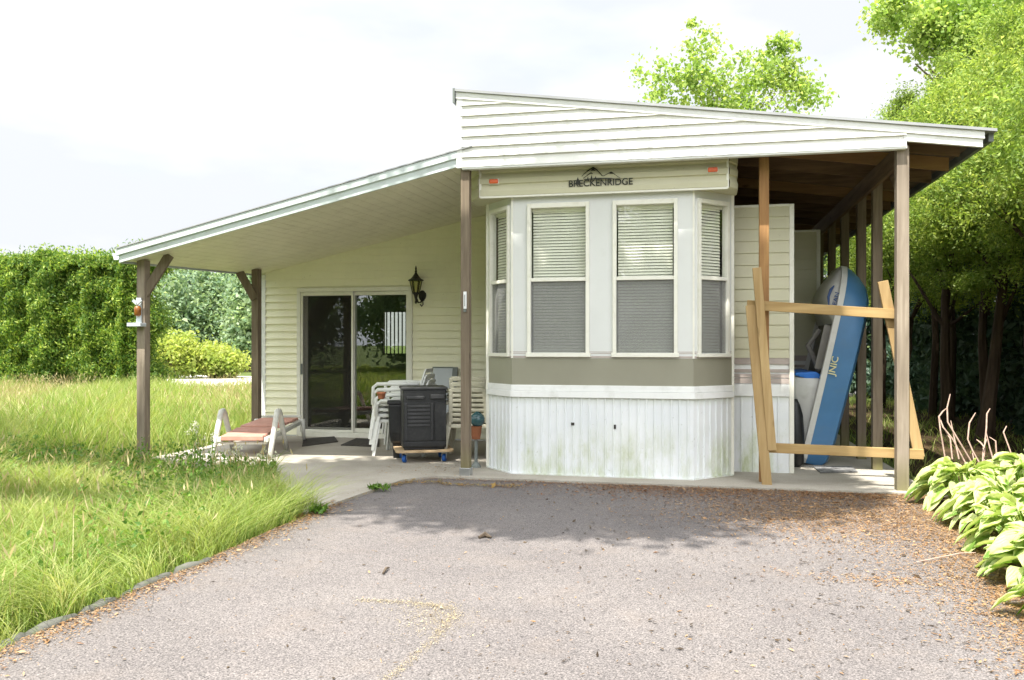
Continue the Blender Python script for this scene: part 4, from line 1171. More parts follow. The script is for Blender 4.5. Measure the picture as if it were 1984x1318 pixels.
# ------------------------------------------------------------ pedal boat leaning upright
b0, b1 = P(1561, 899, 9.3), P(1652, 511, 9.3)
bx = (b1 - b0).normalized()
bz = bx.cross(Y).normalized()
BL = (b1 - b0).length
boat = empty('pedal_boat', b0, 'blue and white pedal boat standing upright on its stern behind the lumber frame', 'boat')
BC = 0.70
def bp(s, w, h): return b0 + bx * s + Y * (BC + w) + bz * h
secs = []
for s, hw, k in ((0.0, 0.62, 0.235), (0.06, 0.66, 0.28), (0.3, 0.69, 0.315), (0.8, 0.70, 0.33), (1.3, 0.70, 0.34), (1.65, 0.68, 0.34), (1.85, 0.64, 0.325), (1.98, 0.58, 0.27), (2.08, 0.50, 0.18), (2.15, 0.40, 0.085), (BL, 0.33, 0.03)):
    k *= 0.84
    secs.append([(s, -hw, 0.0), (s, -hw + 0.03, -k * 0.55), (s, -hw + 0.05, -k * 0.88), (s, -hw + 0.11, -k), (s, 0, -k * 1.0), (s, hw - 0.11, -k), (s, hw - 0.05, -k * 0.88), (s, hw - 0.03, -k * 0.55), (s, hw, 0.0)])
mb = MB()
nn = len(secs[0])
for sc in secs: mb.v += [tuple(bp(*p)) for p in sc]
for i in range(len(secs) - 1):
    for j in range(nn - 1):
        a = i * nn + j
        mb.f.append((a, a + 1, a + 1 + nn, a + nn))
mb.f.append(tuple(range(nn))); mb.f.append(tuple((len(secs) - 1) * nn + j for j in reversed(range(nn))))
hull = mb.build('hull', M['boatblue'], boat, smooth=True)
try:
    hull.data.set_sharp_from_angle(angle=R(38))
except Exception:
    pass
mb = MB()                                       # rim band all round
rim = [(sc[0][0], sc[0][1]) for sc in secs] + [(sc[-1][0], sc[-1][1]) for sc in reversed(secs)]
rn = len(rim)
for s, w in rim:
    e = 0.014 if w < 0 else -0.014
    mb.v += [tuple(bp(s, w - e, -0.006)), tuple(bp(s, w - e, 0.055)), tuple(bp(s, w + 2 * e, 0.06)), tuple(bp(s, w + 2 * e, -0.006))]
for i in range(rn):
    a, b = i * 4, ((i + 1) % rn) * 4
    for j in range(4): mb.f.append((a + j, a + (j + 1) % 4, b + (j + 1) % 4, b + j))
mb.build('rim', M['boatwhite'], boat, bevel=0.004)
def shell(name, rows, mat, smooth=True):
    m2 = MB()
    k2 = len(rows[0])
    for r in rows: m2.v += [tuple(bp(*p)) for p in r]
    for i in range(len(rows) - 1):
        for j in range(k2 - 1):
            a = i * k2 + j
            m2.f.append((a, a + 1, a + 1 + k2, a + k2))
    o2 = m2.build(name, mat, boat, smooth=smooth)
    return o2
rows = []
for s, h in ((1.53, 0.0), (1.60, 0.07), (1.70, 0.17), (1.80, 0.215), (1.90, 0.20), (2.0, 0.15), (2.10, 0.085), (BL - 0.005, 0.035)):
    hw = np.interp(s, [q[0][0] for q in secs], [-q[0][1] for q in secs]) - 0.03
    h *= 0.68
    rows.append([(s, -hw, 0.03), (s, -hw + 0.02, 0.03 + h * 0.75), (s, -hw * 0.7, 0.03 + h), (s, 0, 0.03 + h * 1.05), (s, hw * 0.7, 0.03 + h), (s, hw - 0.02, 0.03 + h * 0.75), (s, hw, 0.03)])
shell('bow_deck', rows, M['boatwhite'])
rows = []
for s, h in ((0.01, 0.02), (0.04, 0.075), (0.25, 0.10), (0.42, 0.12), (0.52, 0.15), (0.62, 0.205), (0.70, 0.255), (0.80, 0.285), (0.88, 0.27), (0.92, 0.05)):
    hw = 0.64
    rows.append([(s, -hw, 0.03), (s, -hw + 0.015, 0.03 + h * 0.8), (s, -hw + 0.06, 0.03 + h), (s, -0.12, 0.03 + h), (s, -0.08, 0.03 + h * 0.7), (s, 0.08, 0.03 + h * 0.7), (s, 0.12, 0.03 + h), (s, hw - 0.06, 0.03 + h), (s, hw - 0.015, 0.03 + h * 0.8), (s, hw, 0.03)])
shell('seat_moulding', rows, M['boatwhite'])
m2 = MB().obox(b0 + Y * BC, bx, Y, bz, (0.90, -0.66, -0.02), (1.56, 0.66, 0.012)); m2.build('footwell', M['boatgrey'], boat)
for w0, w1 in ((-0.62, -0.12), (0.12, 0.62)):
    m2 = MB()
    m2.prism([bp(0.885, w0, 0.02), bp(0.955, w0, 0.02), bp(0.985, w0, 0.10), bp(0.93, w0, 0.30), bp(0.90, w0, 0.31)], Y * (w1 - w0))
    m2.build('seat', M['boatseat'], boat, bevel=0.012)
m2 = MB()
m2.tube([bp(1.0, -0.3, 0.02), bp(1.25, -0.3, 0.20), bp(1.45, -0.3, 0.12)], 0.03, 8)
m2.obox(b0 + Y * BC, bx, Y, bz, (1.02, -0.60, 0.01), (1.50, -0.56, 0.12))
m2.build('pedal_housing', M['boatgrey'], boat)
# markings
me, wd = text_mesh('JNIC', 0.15, 0.004)
fr_ = Matrix((( *bx, 0), (*(-bz * -1), 0), (0, -1, 0, 0), (0, 0, 0, 1)))
def place_text(me, o, ex, ey, sx, sy):
    ez = ex.cross(ey)
    mt = Matrix(((ex.x * sx, ey.x * sy, ez.x, o.x), (ex.y * sx, ey.y * sy, ez.y, o.y), (ex.z * sx, ey.z * sy, ez.z, o.z), (0, 0, 0, 1)))
    me.transform(mt)
tp0, tp1 = P(1616, 728, 9.29), P(1627, 690, 9.29)
place_text(me, tp0 + Vector((0, -0.012, 0)) - bz * 0.0, bx, bz, 0.20 / wd, 0.62)
lt = link('lettering', me, M['yellowink'], boat)
m2 = MB()
sw = [P(1612, 549, 9.4), P(1606, 556, 9.4), P(1603, 566, 9.4), P(1602, 580, 9.4)]
m2.tube([bp(1.93, -0.585, 0.115), bp(1.88, -0.60, 0.14), bp(1.80, -0.612, 0.15), bp(1.70, -0.62, 0.125)], [0.006, 0.016, 0.014, 0.005], 6)
m2.build('swoosh', M['blueink'], boat)
me, wd = text_mesh('OEAN', 0.075, 0.012)
place_text(me, bp(1.66, -0.636, 0.055), bx, bz, 0.20 / wd, 0.8)
link('lettering', me, M['blueink'], boat)
bag = MB()
bg = G(1552, 893)
bag.lathe((1.06, 9.25, 0), [(0.05, 0.0), (0.09, 0.05), (0.095, 0.35), (0.08, 0.55), (0.05, 0.66), (0.02, 0.72)], 9, 0.3)
bo2 = bag.build('black_bag', M['black'], org=(1.06, 9.25, 0), smooth=True)
tag(bo2, 'slumped black bag between the mobile home and the pedal boat', 'bag')

# ------------------------------------------------------------ broken lumber frame in front of the boat
fr0 = G(1487, 938)
frame = empty('lumber_frame', (fr0.x, 8.03, 0), 'rough sawhorse like frame of yellow boards in front of the pedal boat', 'lumber frame')
def bar(name, a, b, ya, yb, mat, w=0.04, h=0.09):
    p, q = P(a[0], a[1], ya), P(b[0], b[1], yb)
    d = (q - p).normalized()
    side = Vector((0, 1, 0)).cross(d).normalized()
    m2 = MB().beam(p, q, w, h, side)
    m2.build(name, M[mat], frame, bevel=0.004)
bar('rail', (1447, 591), (1738, 609), 8.045, 8.06, 'pineX')
bar('rail', (1474, 867), (1789, 880.5), 8.045, 8.06, 'pineX')
bar('upright', (1454, 592), (1486, 941), 8.005, 8.005, 'pineZ')
bar('upright', (1466, 519), (1496, 873), 7.962, 8.0, 'pineZ', 0.04, 0.078)
bar('upright', (1710, 545), (1781, 886), 8.095, 8.11, 'pineZ')

# ------------------------------------------------------------ foliage built leaf by leaf
def nrand(seed): return np.random.default_rng(seed)
def unit(a): return a / np.maximum(np.linalg.norm(a, axis=1, keepdims=True), 1e-9)
def fast_mesh(name, verts, faces, uv=None):
    """faces: (n, k) index array, all of the same size"""
    me = bpy.data.meshes.new(name)
    nv, (nf, k) = len(verts), faces.shape
    me.vertices.add(nv)
    me.vertices.foreach_set('co', np.asarray(verts, dtype=np.float32).ravel())
    me.loops.add(nf * k)
    me.loops.foreach_set('vertex_index', faces.astype(np.int32).ravel())
    me.polygons.add(nf)
    me.polygons.foreach_set('loop_start', np.arange(0, nf * k, k, dtype=np.int32))
    try: me.polygons.foreach_set('loop_total', np.full(nf, k, dtype=np.int32))
    except Exception: pass
    if uv is not None:
        ul = me.uv_layers.new(name='UVMap')
        ul.data.foreach_set('uv', np.asarray(uv, dtype=np.float32)[faces.ravel()].ravel())
    me.update(calc_edges=True)
    me.validate()
    return me
def leaf_mesh(name, c, d, n, ln, wd, fold=0.25):
    """a folded diamond leaf at each centre c, long axis d, face normal about n"""
    N = len(c)
    d = unit(d)
    s = unit(np.cross(d, n))
    nn = np.cross(s, d)
    ln, wd = np.asarray(ln).reshape(-1, 1), np.asarray(wd).reshape(-1, 1)
    v = np.empty((N, 4, 3))
    v[:, 0] = c - d * ln * 0.5
    v[:, 1] = c + s * wd * 0.5 + nn * wd * fold - d * ln * 0.06
    v[:, 2] = c + d * ln * 0.5
    v[:, 3] = c - s * wd * 0.5 + nn * wd * fold - d * ln * 0.06
    f = np.arange(N * 4).reshape(N, 4)
    return fast_mesh(name, v.reshape(-1, 3), f)
def crown_points(g, ells, core=0.45):
    """clump centres through the volume of ellipsoids, denser towards the outside"""
    cs, rs = [], []
    for c, r, n, cr in ells:
        dr = unit(g.normal(size=(n, 3)))
        rad = (core + (1 - core) * g.random(n)) ** 0.7
        rad *= 1 + 0.22 * np.sin(dr[:, 0] * 5.1 + dr[:, 2] * 4.3 + c[0]) * np.sin(dr[:, 1] * 4.7 + dr[:, 2] * 3.1)
        cs.append(np.asarray(c) + dr * rad[:, None] * np.asarray(r))
        rs.append(np.full(n, cr) * g.uniform(0.6, 1.3, n))
    return np.concatenate(cs), np.concatenate(rs)
def foliage(name, parent, ells, per, size, mat, seed, aspect=0.55, up=0.0, core=0.45, flat=0.7, org=None, droop=0.0):
    g = nrand(seed)
    cc, cr = crown_points(g, ells, core)
    n = len(cc) * per
    idx = np.repeat(np.arange(len(cc)), per)
    off = g.normal(size=(n, 3)) * cr[idx][:, None] * 0.55
    off[:, 2] *= flat
    c = cc[idx] + off
    d = g.normal(size=(n, 3)); d[:, 2] += up
    d[:, 2] -= droop
    nr = g.normal(size=(n, 3)); nr[:, 2] += 0.8
    ln = size * g.uniform(0.6, 1.35, n)
    me = leaf_mesh(name, c, d, nr, ln, ln * aspect)
    return link(name, me, mat, parent, org), cc
def trunk(parent, base, tops, r0, mat, seed, bend=0.15, fork=0.4):
    """tapered stem with limbs running out to the given points"""
    rg = random.Random(seed)
    base = Vector(base)
    tops = [Vector(t) for t in tops]
    mean = sum(tops, Vector()) / len(tops)
    top = Vector((mean.x, mean.y, max(t.z for t in tops) * 0.92 + base.z * 0.08))
    m2 = MB()
    st = []
    for k in range(9):
        t = k / 8
        p = base.lerp(top, t) + Vector((rg.uniform(-bend, bend), rg.uniform(-bend, bend), 0)) * t
        st.append(p)
    m2.tube(st, [r0 * (1 - 0.88 * k / 8) * (1.35 if k == 0 else 1) for k in range(9)], 9)
    for t in tops:
        k = min(7, max(2, int(8 * min(0.95, max(fork, (t.z - base.z) / max(0.1, top.z - base.z) - 0.22)))))
        s = st[k]
        md = s.lerp(t, 0.5) + Vector((rg.uniform(-bend, bend), rg.uniform(-bend, bend), rg.uniform(0, bend * 1.5)))
        rr2 = r0 * (1 - 0.88 * k / 8) * 0.5
        m2.tube([s, md, t], [rr2, rr2 * 0.6, rr2 * 0.18], 6)
    return m2.build('trunk', mat, parent)
def tree(name, label, cat, base, ells, per, size, leaf, seed, r0=0.12, bark='bark', group=None, limbs=10, **kw):
    base = Vector(base)
    t = empty(name, base, label, cat, group)
    o, cc = foliage('crown', t, ells, per, size, M[leaf], seed, **kw)
    g = nrand(seed + 1)
    pick = cc[g.choice(len(cc), min(limbs, len(cc)), replace=False)]
    pick = np.asarray([base]) * 0.12 + pick * 0.88
    trunk(t, base, pick, r0, M[bark], seed)
    return t
def ell(u, v, d, ru, rv, rd, n, cr):
    """ellipsoid placed at distance d; ru, rv are its half sizes in photograph pixels, rd in metres"""
    c = D(u, v, d)
    return ((c.x, c.y, c.z), (ru * d / FPX, rd, rv * d / FPX), n, cr)

# clipped cedar hedge on the far left
hg = empty('cedar_hedge', (-18, 19.4, -0.07), 'tall clipped cedar hedge at the far left behind the long grass', 'hedge')
g = nrand(11)
N = 260000
xh = g.uniform(-27, -14.5, N)
face = g.random(N)
topz = 3.60 + 0.05 * np.sin(xh * 1.7) + 0.07 * np.sin(xh * 4.3 + 1) + 0.06 * np.sin(xh * 9.7) + 0.012 * (xh + 20) + 0.13 * np.abs(np.sin(xh * 5.7)) ** 2 + 0.08 * np.abs(np.sin(xh * 13.1 + 1)) - 0.1
bul = 0.10 * np.sin(xh * 1.9 + 0.4) + 0.13 * np.sin(xh * 4.9) + 0.06 * np.sin(xh * 11.3)
zz = np.where(face < 0.68, g.random(N) ** 0.9 * topz, topz - 0.25 * g.random(N))
yy = np.where(face < 0.68, 18.9 + bul + 0.07 * np.sin(zz * 5.3 + xh * 2.3) + 0.06 * np.sin(zz * 9.1 - xh * 6.0) + np.abs(g.normal(size=N)) * 0.28, g.uniform(18.8, 20.0, N))
yy += np.clip((zz - 3.2) * 0.5, 0, 1)
end = g.random(N) < 0.16
xh = np.where(end, -14.5 + 0.25 * np.sin(zz * 4) + g.normal(size=N) * 0.25, xh)
yy = np.where(end, g.uniform(18.9, 20.0, N), yy)
spike = g.random(N) < 0.10
zz = np.where(spike & (face >= 0.68), topz + 0.24 * g.random(N) ** 2.2, zz)
c = np.stack([xh, yy, zz], 1)
d = g.normal(size=(N, 3)) * 0.55; d[:, 2] += 0.55; d[:, 1] -= 0.35
n = g.normal(size=(N, 3)); n[:, 1] -= 0.5
ln = g.uniform(0.055, 0.14, N)
inner = (g.random(N) < 0.22) & (face < 0.68) & ~end
c[inner, 1] = g.uniform(19.3, 19.9, inner.sum())
ln[inner] *= 2.1
link('foliage', leaf_mesh('foliage', c, d, n, ln, ln * np.where(inner, 0.6, 0.34)), M['cedar'], hg)
mb = MB()
for k in range(12):
    x = -26.5 + k * 1.0
    m2 = MB().tube([(x, 19.5, -0.07), (x + 0.05, 19.5, 1.6), (x, 19.55, 3.0)], [0.11, 0.08, 0.03], 7)
    m2.build('trunk', M['cedarbark'], hg)
# woods and shrubs beyond the field
for i, (u, vt, d, ru, leaf, lab) in enumerate((
        (318, 500, 44, 62, 'hazeleaf', 'pale green leafy tree right beside the end of the cedar hedge'),
        (372, 478, 50, 46, 'pine_hedgeshade', 'dark blue green conifer standing left of the pale feathery tree'),
        (408, 500, 46, 40, 'hazeleaf', 'pale feathery tree in the middle of the far treeline'),
        (446, 488, 49, 34, 'pine_hedgeshade', 'dark conifer standing right behind the pale feathery tree'),
        (482, 512, 42, 40, 'hazeleaf', 'bright leafy tree just left of the back porch post'),
        (530, 500, 45, 45, 'hazeleaf', 'leafy tree mostly hidden behind the porch room'))):
    zt = CAMZ + (VH - vt) * d / FPX
    b = D(u, 700, d)
    r = ru * d / FPX
    nn_ = 80
    if leaf == 'pine_hedgeshade':
        els = [((b.x, b.y, zt * f), (r * w, r * w, zt * 0.16), int(nn_ * w) + 12, 0.5) for f, w in ((0.14, 0.95), (0.32, 0.9), (0.5, 0.75), (0.68, 0.55), (0.85, 0.32))]
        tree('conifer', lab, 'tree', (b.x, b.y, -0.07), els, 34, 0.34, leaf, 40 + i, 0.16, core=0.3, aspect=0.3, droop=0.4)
    else:
        els = [((b.x, b.y, zt * 0.60), (r, r * 0.8, zt * 0.36), nn_, 0.7), ((b.x - r * 0.4, b.y, zt * 0.30), (r * 0.8, r * 0.7, zt * 0.26), nn_ // 2, 0.6), ((b.x + r * 0.45, b.y - 0.6, zt * 0.34), (r * 0.7, r * 0.7, zt * 0.26), nn_ // 2, 0.6)]
        tree('leafy_tree', lab, 'tree', (b.x, b.y, -0.07), els, 42, 0.26, leaf, 40 + i, 0.15)
for i, (u, vt, d, ru, lab) in enumerate(((340, 640, 33, 52, 'broad yellow green shrub at the field edge beside the gravel road'),
                                         (425, 668, 33.5, 42, 'smaller yellow green shrub right of the broad one by the gravel road'))):
    zt = CAMZ + (VH - vt) * d / FPX
    b = D(u, 700, d); r = ru * d / FPX
    els = [((b.x, b.y, zt * 0.45), (r, 0.9, zt * 0.5), 70, 0.35), ((b.x - r * 0.45, b.y, zt * 0.6), (r * 0.5, 0.6, zt * 0.42), 30, 0.3), ((b.x + r * 0.6, b.y, zt * 0.4), (r * 0.5, 0.6, zt * 0.36), 25, 0.3)]
    tree('shrub', lab, 'shrub', (b.x, b.y, -0.07), els, 60, 0.15, 'yellowleaf', 60 + i, 0.05, limbs=8, up=0.5, core=0.3)

# maple behind the mobile home, seen above the roof
b = D(1410, 700, 22)
els = [ell(1375, 165, 22, 100, 55, 1.2, 62, 0.27), ell(1358, 98, 22, 36, 44, 0.8, 17, 0.26), ell(1500, 150, 22, 78, 62, 1.1, 52, 0.27), ell(1505, 88, 22, 30, 34, 0.7, 12, 0.25),
       ell(1275, 165, 22, 48, 50, 0.8, 18, 0.3), ell(1565, 180, 22, 36, 48, 0.8, 13, 0.28), ell(1420, 270, 22, 170, 80, 1.8, 70, 0.5), ell(1440, 205, 22, 60, 40, 0.9, 24, 0.4)]
tree('maple_tree', 'feathery light green tree whose top shows above the middle of the roof', 'tree', (b.x, b.y, -0.07), els, 30, 0.115, 'maple', 71, 0.16, limbs=44, core=0.15, aspect=0.75)
# big maple on the right
b = D(2060, 700, 15)
els = [ell(1725, 22, 13.5, 42, 26, 0.5, 20, 0.24), ell(1790, 40, 14, 40, 40, 0.6, 26, 0.3), ell(1850, 70, 14, 70, 80, 0.9, 62, 0.36), ell(1950, 60, 14, 100, 120, 1.3, 100, 0.42),
       ell(1905, 180, 13.5, 70, 70, 0.9, 52, 0.36), ell(1965, 250, 13.5, 70, 80, 0.9, 60, 0.38), ell(2080, 120, 14.5, 150, 200, 1.8, 110, 0.5), ell(1880, 235, 13.6, 34, 26, 0.5, 14, 0.28),
       ell(1840, 330, 14.5, 60, 70, 1.0, 40, 0.38), ell(2050, -120, 15, 220, 130, 2.0, 70, 0.5), ell(1930, 350, 14, 70, 60, 1.0, 50, 0.4)]
tree('maple_tree', 'large bright maple leaning over the carport roof at the right', 'tree', (b.x + 0.6, b.y, -0.07), els, 58, 0.085, 'maple', 73, 0.24, limbs=44, aspect=0.8, core=0.25)
# row of cedars along the right edge of the plot
cl = ['near right', 'second', 'third', 'fourth', 'fifth', 'sixth']
labs = ['cedar with dark bare trunk at the right edge, nearest to the hostas',
        'cedar standing right behind the hostas and dry stalks',
        'cedar behind the front right carport post with sunlit top',
        'cedar seen between the two nearest carport posts',
        'cedar behind the upper end of the pedal boat',
        'farthest cedar seen past the end of the pedal boat',
        'unseen cedar beside the hostas, added to keep front sun off the trunks']
for i, (x, y) in enumerate(((4.0, 9.0), (3.95, 10.6), (3.85, 12.3), (3.9, 14.2), (3.8, 16.5), (3.9, 19.0), (4.7, 7.3))):  # last cedar is out of view, added to block the front sun
    h = 4.7 + 0.5 * math.sin(i * 2.1)
    els = [((x + 0.35, y, 2.25), (0.8, 0.95, 0.35), 10, 0.26), ((x, y, 2.95), (1.0, 1.0, 0.42), 34, 0.3), ((x - 0.1, y, 3.4), (1.05, 1.05, 0.6), 46, 0.32), ((x, y, 3.9), (0.95, 0.95, 0.7), 40, 0.3), ((x, y, 4.6), (0.7, 0.7, 0.7), 28, 0.28), ((x, y, h + 0.6), (0.35, 0.35, 0.5), 12, 0.2), ((x + 1.15, y + 0.3, 4.0), (0.9, 1.15, 0.6), 40, 0.34)]
    tree('cedar_tree', labs[i], 'tree', (x, y, -0.045), els, 400, 0.055, 'cedarlit', 90 + i, 0.10, 'cedarbark', 'cedars along the right edge', limbs=14, aspect=0.36, core=0.3, up=0.3)
# hedge behind them, its shade painted in with a dark leaf colour
hb = empty('cedar_hedge', (6.5, 13, -0.045), 'dense cedar hedge, shade painted into its dark leaves, behind the row of bare cedar trunks on the right', 'hedge')
g = nrand(17)
N = 80000
yy = g.uniform(5.5, 24, N)
zz = g.random(N) * 4.4
xx = 4.75 + 0.3 * np.sin(yy * 1.3) + 0.25 * np.sin(zz * 2.7 + yy) + np.abs(g.normal(size=N)) * 0.5
far = g.random(N) < 0.2
xx = np.where(far, g.uniform(1.0, 6.0, N), xx)
yy = np.where(far, 23.5 + g.normal(size=N) * 0.4, yy)
c = np.stack([xx, yy, zz], 1)
d = g.normal(size=(N, 3)) * 0.6; d[:, 2] += 0.4
ln = g.uniform(0.12, 0.26, N)
link('foliage', leaf_mesh('foliage', c, d, g.normal(size=(N, 3)), ln, ln * 0.5), M['pine_hedgeshade'], hb)
for k in range(9):
    y = 8.0 + k * 1.05
    x = 4.35 + 0.2 * math.sin(k * 2.3)
    m2 = MB().tube([(x, y, -0.045), (x + 0.06 * math.sin(k), y, 1.4), (x, y + 0.05, 2.8)], [0.075, 0.06, 0.03], 7)
    m2.build('trunk', M['cedarbark'], hb)
# trees on the near side of the driveway: they cast the shade and stand in the door's reflection
els = [((-1.9, 3.7, 8.1), (1.8, 1.5, 0.7), 300, 0.40), ((-4.0, 4.1, 8.2), (1.5, 1.15, 0.8), 150, 0.42), ((-6.8, 3.9, 8.3), (2.1, 0.55, 0.5), 60, 0.36), ((-0.4, 4.2, 7.9), (1.0, 0.75, 0.5), 90, 0.34), ((-1.25, 5.02, 8.0), (1.9, 0.56, 0.10), 520, 0.16),
       ((-10.5, 3.2, 9.3), (2.6, 1.9, 1.8), 110, 0.6), ((-11.5, 1.5, 6.5), (2.2, 2.2, 1.6), 70, 0.6)]
tree('maple_tree', 'spreading shade tree on the lawn whose limb reaches over the driveway', 'tree', (-12.0, 0.5, -0.07), els, 80, 0.14, 'maple', 110, 0.3, limbs=34)
for i, (x, y, h, r) in enumerate(((-16, -7, 8, 3.2), (-11, -12, 9, 3.6), (-6, -15, 8.5, 3.4), (-21, -2, 8.5, 3.4), (0.5, -16, 9, 3.6))):
    els = [((x, y, h * 0.62), (r, r, h * 0.36), 120, 0.9), ((x, y, h * 0.3), (r * 0.9, r * 0.9, h * 0.28), 70, 0.8)]
    tree('leafy_tree', 'dark leafy tree across the lawn seen only as a reflection in the glass door', 'tree', (x, y, -0.07), els, 140, 0.26, 'hazeleaf', 120 + i, 0.25, group='trees across the lawn')

# ------------------------------------------------------------ long grass
def blades(name, xy, h, w, lean, g, mat, kind='stuff', z0=-0.06, curl=1.0):
    N = len(xy)
    az = g.random(N) * 2 * np.pi
    la = lean * g.uniform(0.3, 1.3, N) * h
    wind = np.stack([0.22 * np.sin(xy[:, 0] * 1.7 + xy[:, 1] * 0.9), 0.18 * np.sin(xy[:, 1] * 2.1 - xy[:, 0])], 1) * (h * lean)[:, None]
    dirv = np.stack([np.cos(az), np.sin(az)], 1)
    sd = np.stack([-np.sin(az), np.cos(az)], 1)
    sa = g.random(N) * np.pi
    sd = np.stack([np.cos(sa), np.sin(sa)], 1)
    V = np.zeros((N, 7, 3))
    for k, (t, ww) in enumerate(((0.0, 0.8), (0.4, 1.0), (0.75, 0.65))):
        bend = (t ** 2)
        cx_ = xy + dirv * (la * bend)[:, None] + wind * bend
        z = z0 + h * (t - 0.22 * curl * lean * t ** 2)
        V[:, 2 * k, :2] = cx_ - sd * (w * ww * 0.5)[:, None]; V[:, 2 * k, 2] = z
        V[:, 2 * k + 1, :2] = cx_ + sd * (w * ww * 0.5)[:, None]; V[:, 2 * k + 1, 2] = z
    V[:, 6, :2] = xy + dirv * la[:, None] + wind
    V[:, 6, 2] = z0 + h * (1 - 0.22 * curl * lean)
    b = np.arange(N)[:, None] * 7
    f = np.concatenate([b + np.array([[0, 1, 3, 2]]), b + np.array([[2, 3, 5, 4]]), b + np.array([[4, 5, 6, 6]])], 1).reshape(-1, 4)
    # the last face is a triangle: write it as a thin quad on its own vertex
    V2 = np.zeros((N, 8, 3)); V2[:, :7] = V; V2[:, 7] = V[:, 6] + np.concatenate([sd * 0.0004, np.zeros((N, 1))], 1)
    b = np.arange(N)[:, None] * 8
    f = np.concatenate([b + np.array([[0, 1, 3, 2]]), b + np.array([[2, 3, 5, 4]]), b + np.array([[4, 5, 7, 6]])], 1).reshape(-1, 4)
    return V2.reshape(-1, 3), f
def in_view(x, y, m=0.30):
    zc = -x * SN + y * CS
    xc = x * CS + y * SN
    return (zc > 1.5) & (xc / zc > -0.62 - m) & (xc / zc < 0.62 + m)
def lawn_ok(x, y):
    """where long grass grows: left of driveway, path and porch slab"""
    le = np.where(y < 5.95, -2.95, np.where(y < 7.6, -3.1 - (y - 5.9) * 0.62, np.where(y < 8.3, -4.2 - (y - 7.6) * 2.9, -6.22)))
    le = le + 0.05 * np.sin(y * 7.0) + 0.03 * np.sin(y * 17)
    return x < le
g = nrand(21)
allV, allF, base = [], [], 0
def patchy(x, y):
    return 0.5 + 0.5 * (0.5 * np.sin(x * 1.3 + y * 0.7) + 0.3 * np.sin(x * 3.1 - y * 2.3 + 1.0) + 0.2 * np.sin(x * 6.7 + y * 5.1))
for (x0, x1, y0, y1, dens, hh, ww, lean) in ((-10.5, -2.9, 2.0, 8.4, 3300, 0.36, 0.006, 0.8), (-18, -3.5, 8.2, 19.0, 760, 0.52, 0.010, 0.5), (-42, -8, 19.0, 23.2, 260, 0.45, 0.018, 0.4)):
    n = int((x1 - x0) * (y1 - y0) * dens)
    x = g.uniform(x0, x1, n); y = g.uniform(y0, y1, n)
    k = in_view(x, y) & lawn_ok(x, y)
    if y0 > 15: k &= ~((x < -13.6) & (y > 18.6)) & (x / y < -0.42)
    x, y = x[k], y[k]
    pt = patchy(x, y)
    keep = g.random(len(x)) < 0.45 + 0.75 * pt
    x, y, pt = x[keep], y[keep], pt[keep]
    h = hh * (0.45 + 0.75 * pt) * g.uniform(0.45, 1.3, len(x))
    if y0 < 5:
        near = np.clip((-2.98 - x) / 0.9, 0, 1)
        h *= 0.6 + 0.45 * near
        h *= np.where((y > 6.6) & (x < -4.2) & (x > -7.0), 0.55, 1.0)
    v, f = blades('g', np.stack([x, y], 1), h, ww * g.uniform(0.6, 1.4, len(x)), lean, g, None)
    allV.append(v); allF.append(f + base); base += len(v)
gr = link('long_grass', fast_mesh('long_grass', np.concatenate(allV), np.concatenate(allF)), M['grass'])
tag(gr, 'long unmown green grass left of the driveway and porch', 'grass', kind='stuff')
# grass seen only in the door glass, and thin grass under the cedars
x = g.uniform(-21, -3.6, 48000); y = g.uniform(-15, 2.3, 48000)
v, f = blades('g', np.stack([x, y], 1), 0.4 * g.uniform(0.5, 1.3, len(x)), np.full(len(x), 0.035), 0.6, g, None)
o = link('long_grass', fast_mesh('long_grass', v, f), M['grass']); tag(o, 'long grass beside the near driveway reflected in the door', 'grass', kind='stuff')
x = g.uniform(2.1, 5.2, 5200); y = g.uniform(7.6, 22, 5200)
k = g.random(5200) < 0.25 + 0.75 * (patchy(x * 1.7, y * 1.3) > 0.5)
x, y = x[k], y[k]
v, f = blades('g', np.stack([x, y], 1), 0.16 * g.uniform(0.5, 1.5, len(x)), np.full(len(x), 0.010), 0.7, g, None)
o = link('shade_grass', fast_mesh('shade_grass', v, f), M['grass']); tag(o, 'thin grass in the shade under the cedars at the right', 'grass', kind='stuff')
# wispy long blades leaning over the edge of the driveway
n = 9000
y = g.uniform(2.4, 6.2, n); x = -2.96 - np.abs(g.normal(size=n)) * 0.5
k = in_view(x, y) & (patchy(x * 1.6, y * 1.9) > 0.38)
x, y = x[k], y[k]
v, f = blades('g', np.stack([x, y], 1), 0.42 * g.uniform(0.5, 1.25, len(x)), np.full(len(x), 0.004), 1.25, g, None)
o = link('wispy_grass', fast_mesh('wispy_grass', v, f), M['grass']); tag(o, 'wispy long blades drooping over the stone edging', 'grass', kind='stuff')
# pale seed stalks standing above the grass
n = 9000
x = np.concatenate([g.uniform(-9, -3.1, n), g.uniform(-17, -6.3, n)]); y = np.concatenate([g.uniform(2.6, 8, n), g.uniform(8.4, 18.6, n)])
k = in_view(x, y) & lawn_ok(x + 0.1, y) & (g.random(2 * n) < 0.16 + 0.7 * (patchy(x * 0.9 + 4, y * 1.2) > 0.58))
x, y = x[k], y[k]
hs = np.where(y < 8.2, 0.34, 0.55) * g.uniform(0.6, 1.3, len(x))
v1, f1 = blades('g', np.stack([x, y], 1), hs, np.where(y < 8.2, 0.0035, 0.006), 0.55, g, None, curl=0.6)
tips = v1.reshape(-1, 8, 3)[:, 6]
m = len(tips)
hd_ = leaf_mesh('tmp', tips, np.stack([g.normal(size=m) * 0.3, g.normal(size=m) * 0.3, np.ones(m)], 1), g.normal(size=(m, 3)), g.uniform(0.05, 0.11, m), g.uniform(0.008, 0.016, m))
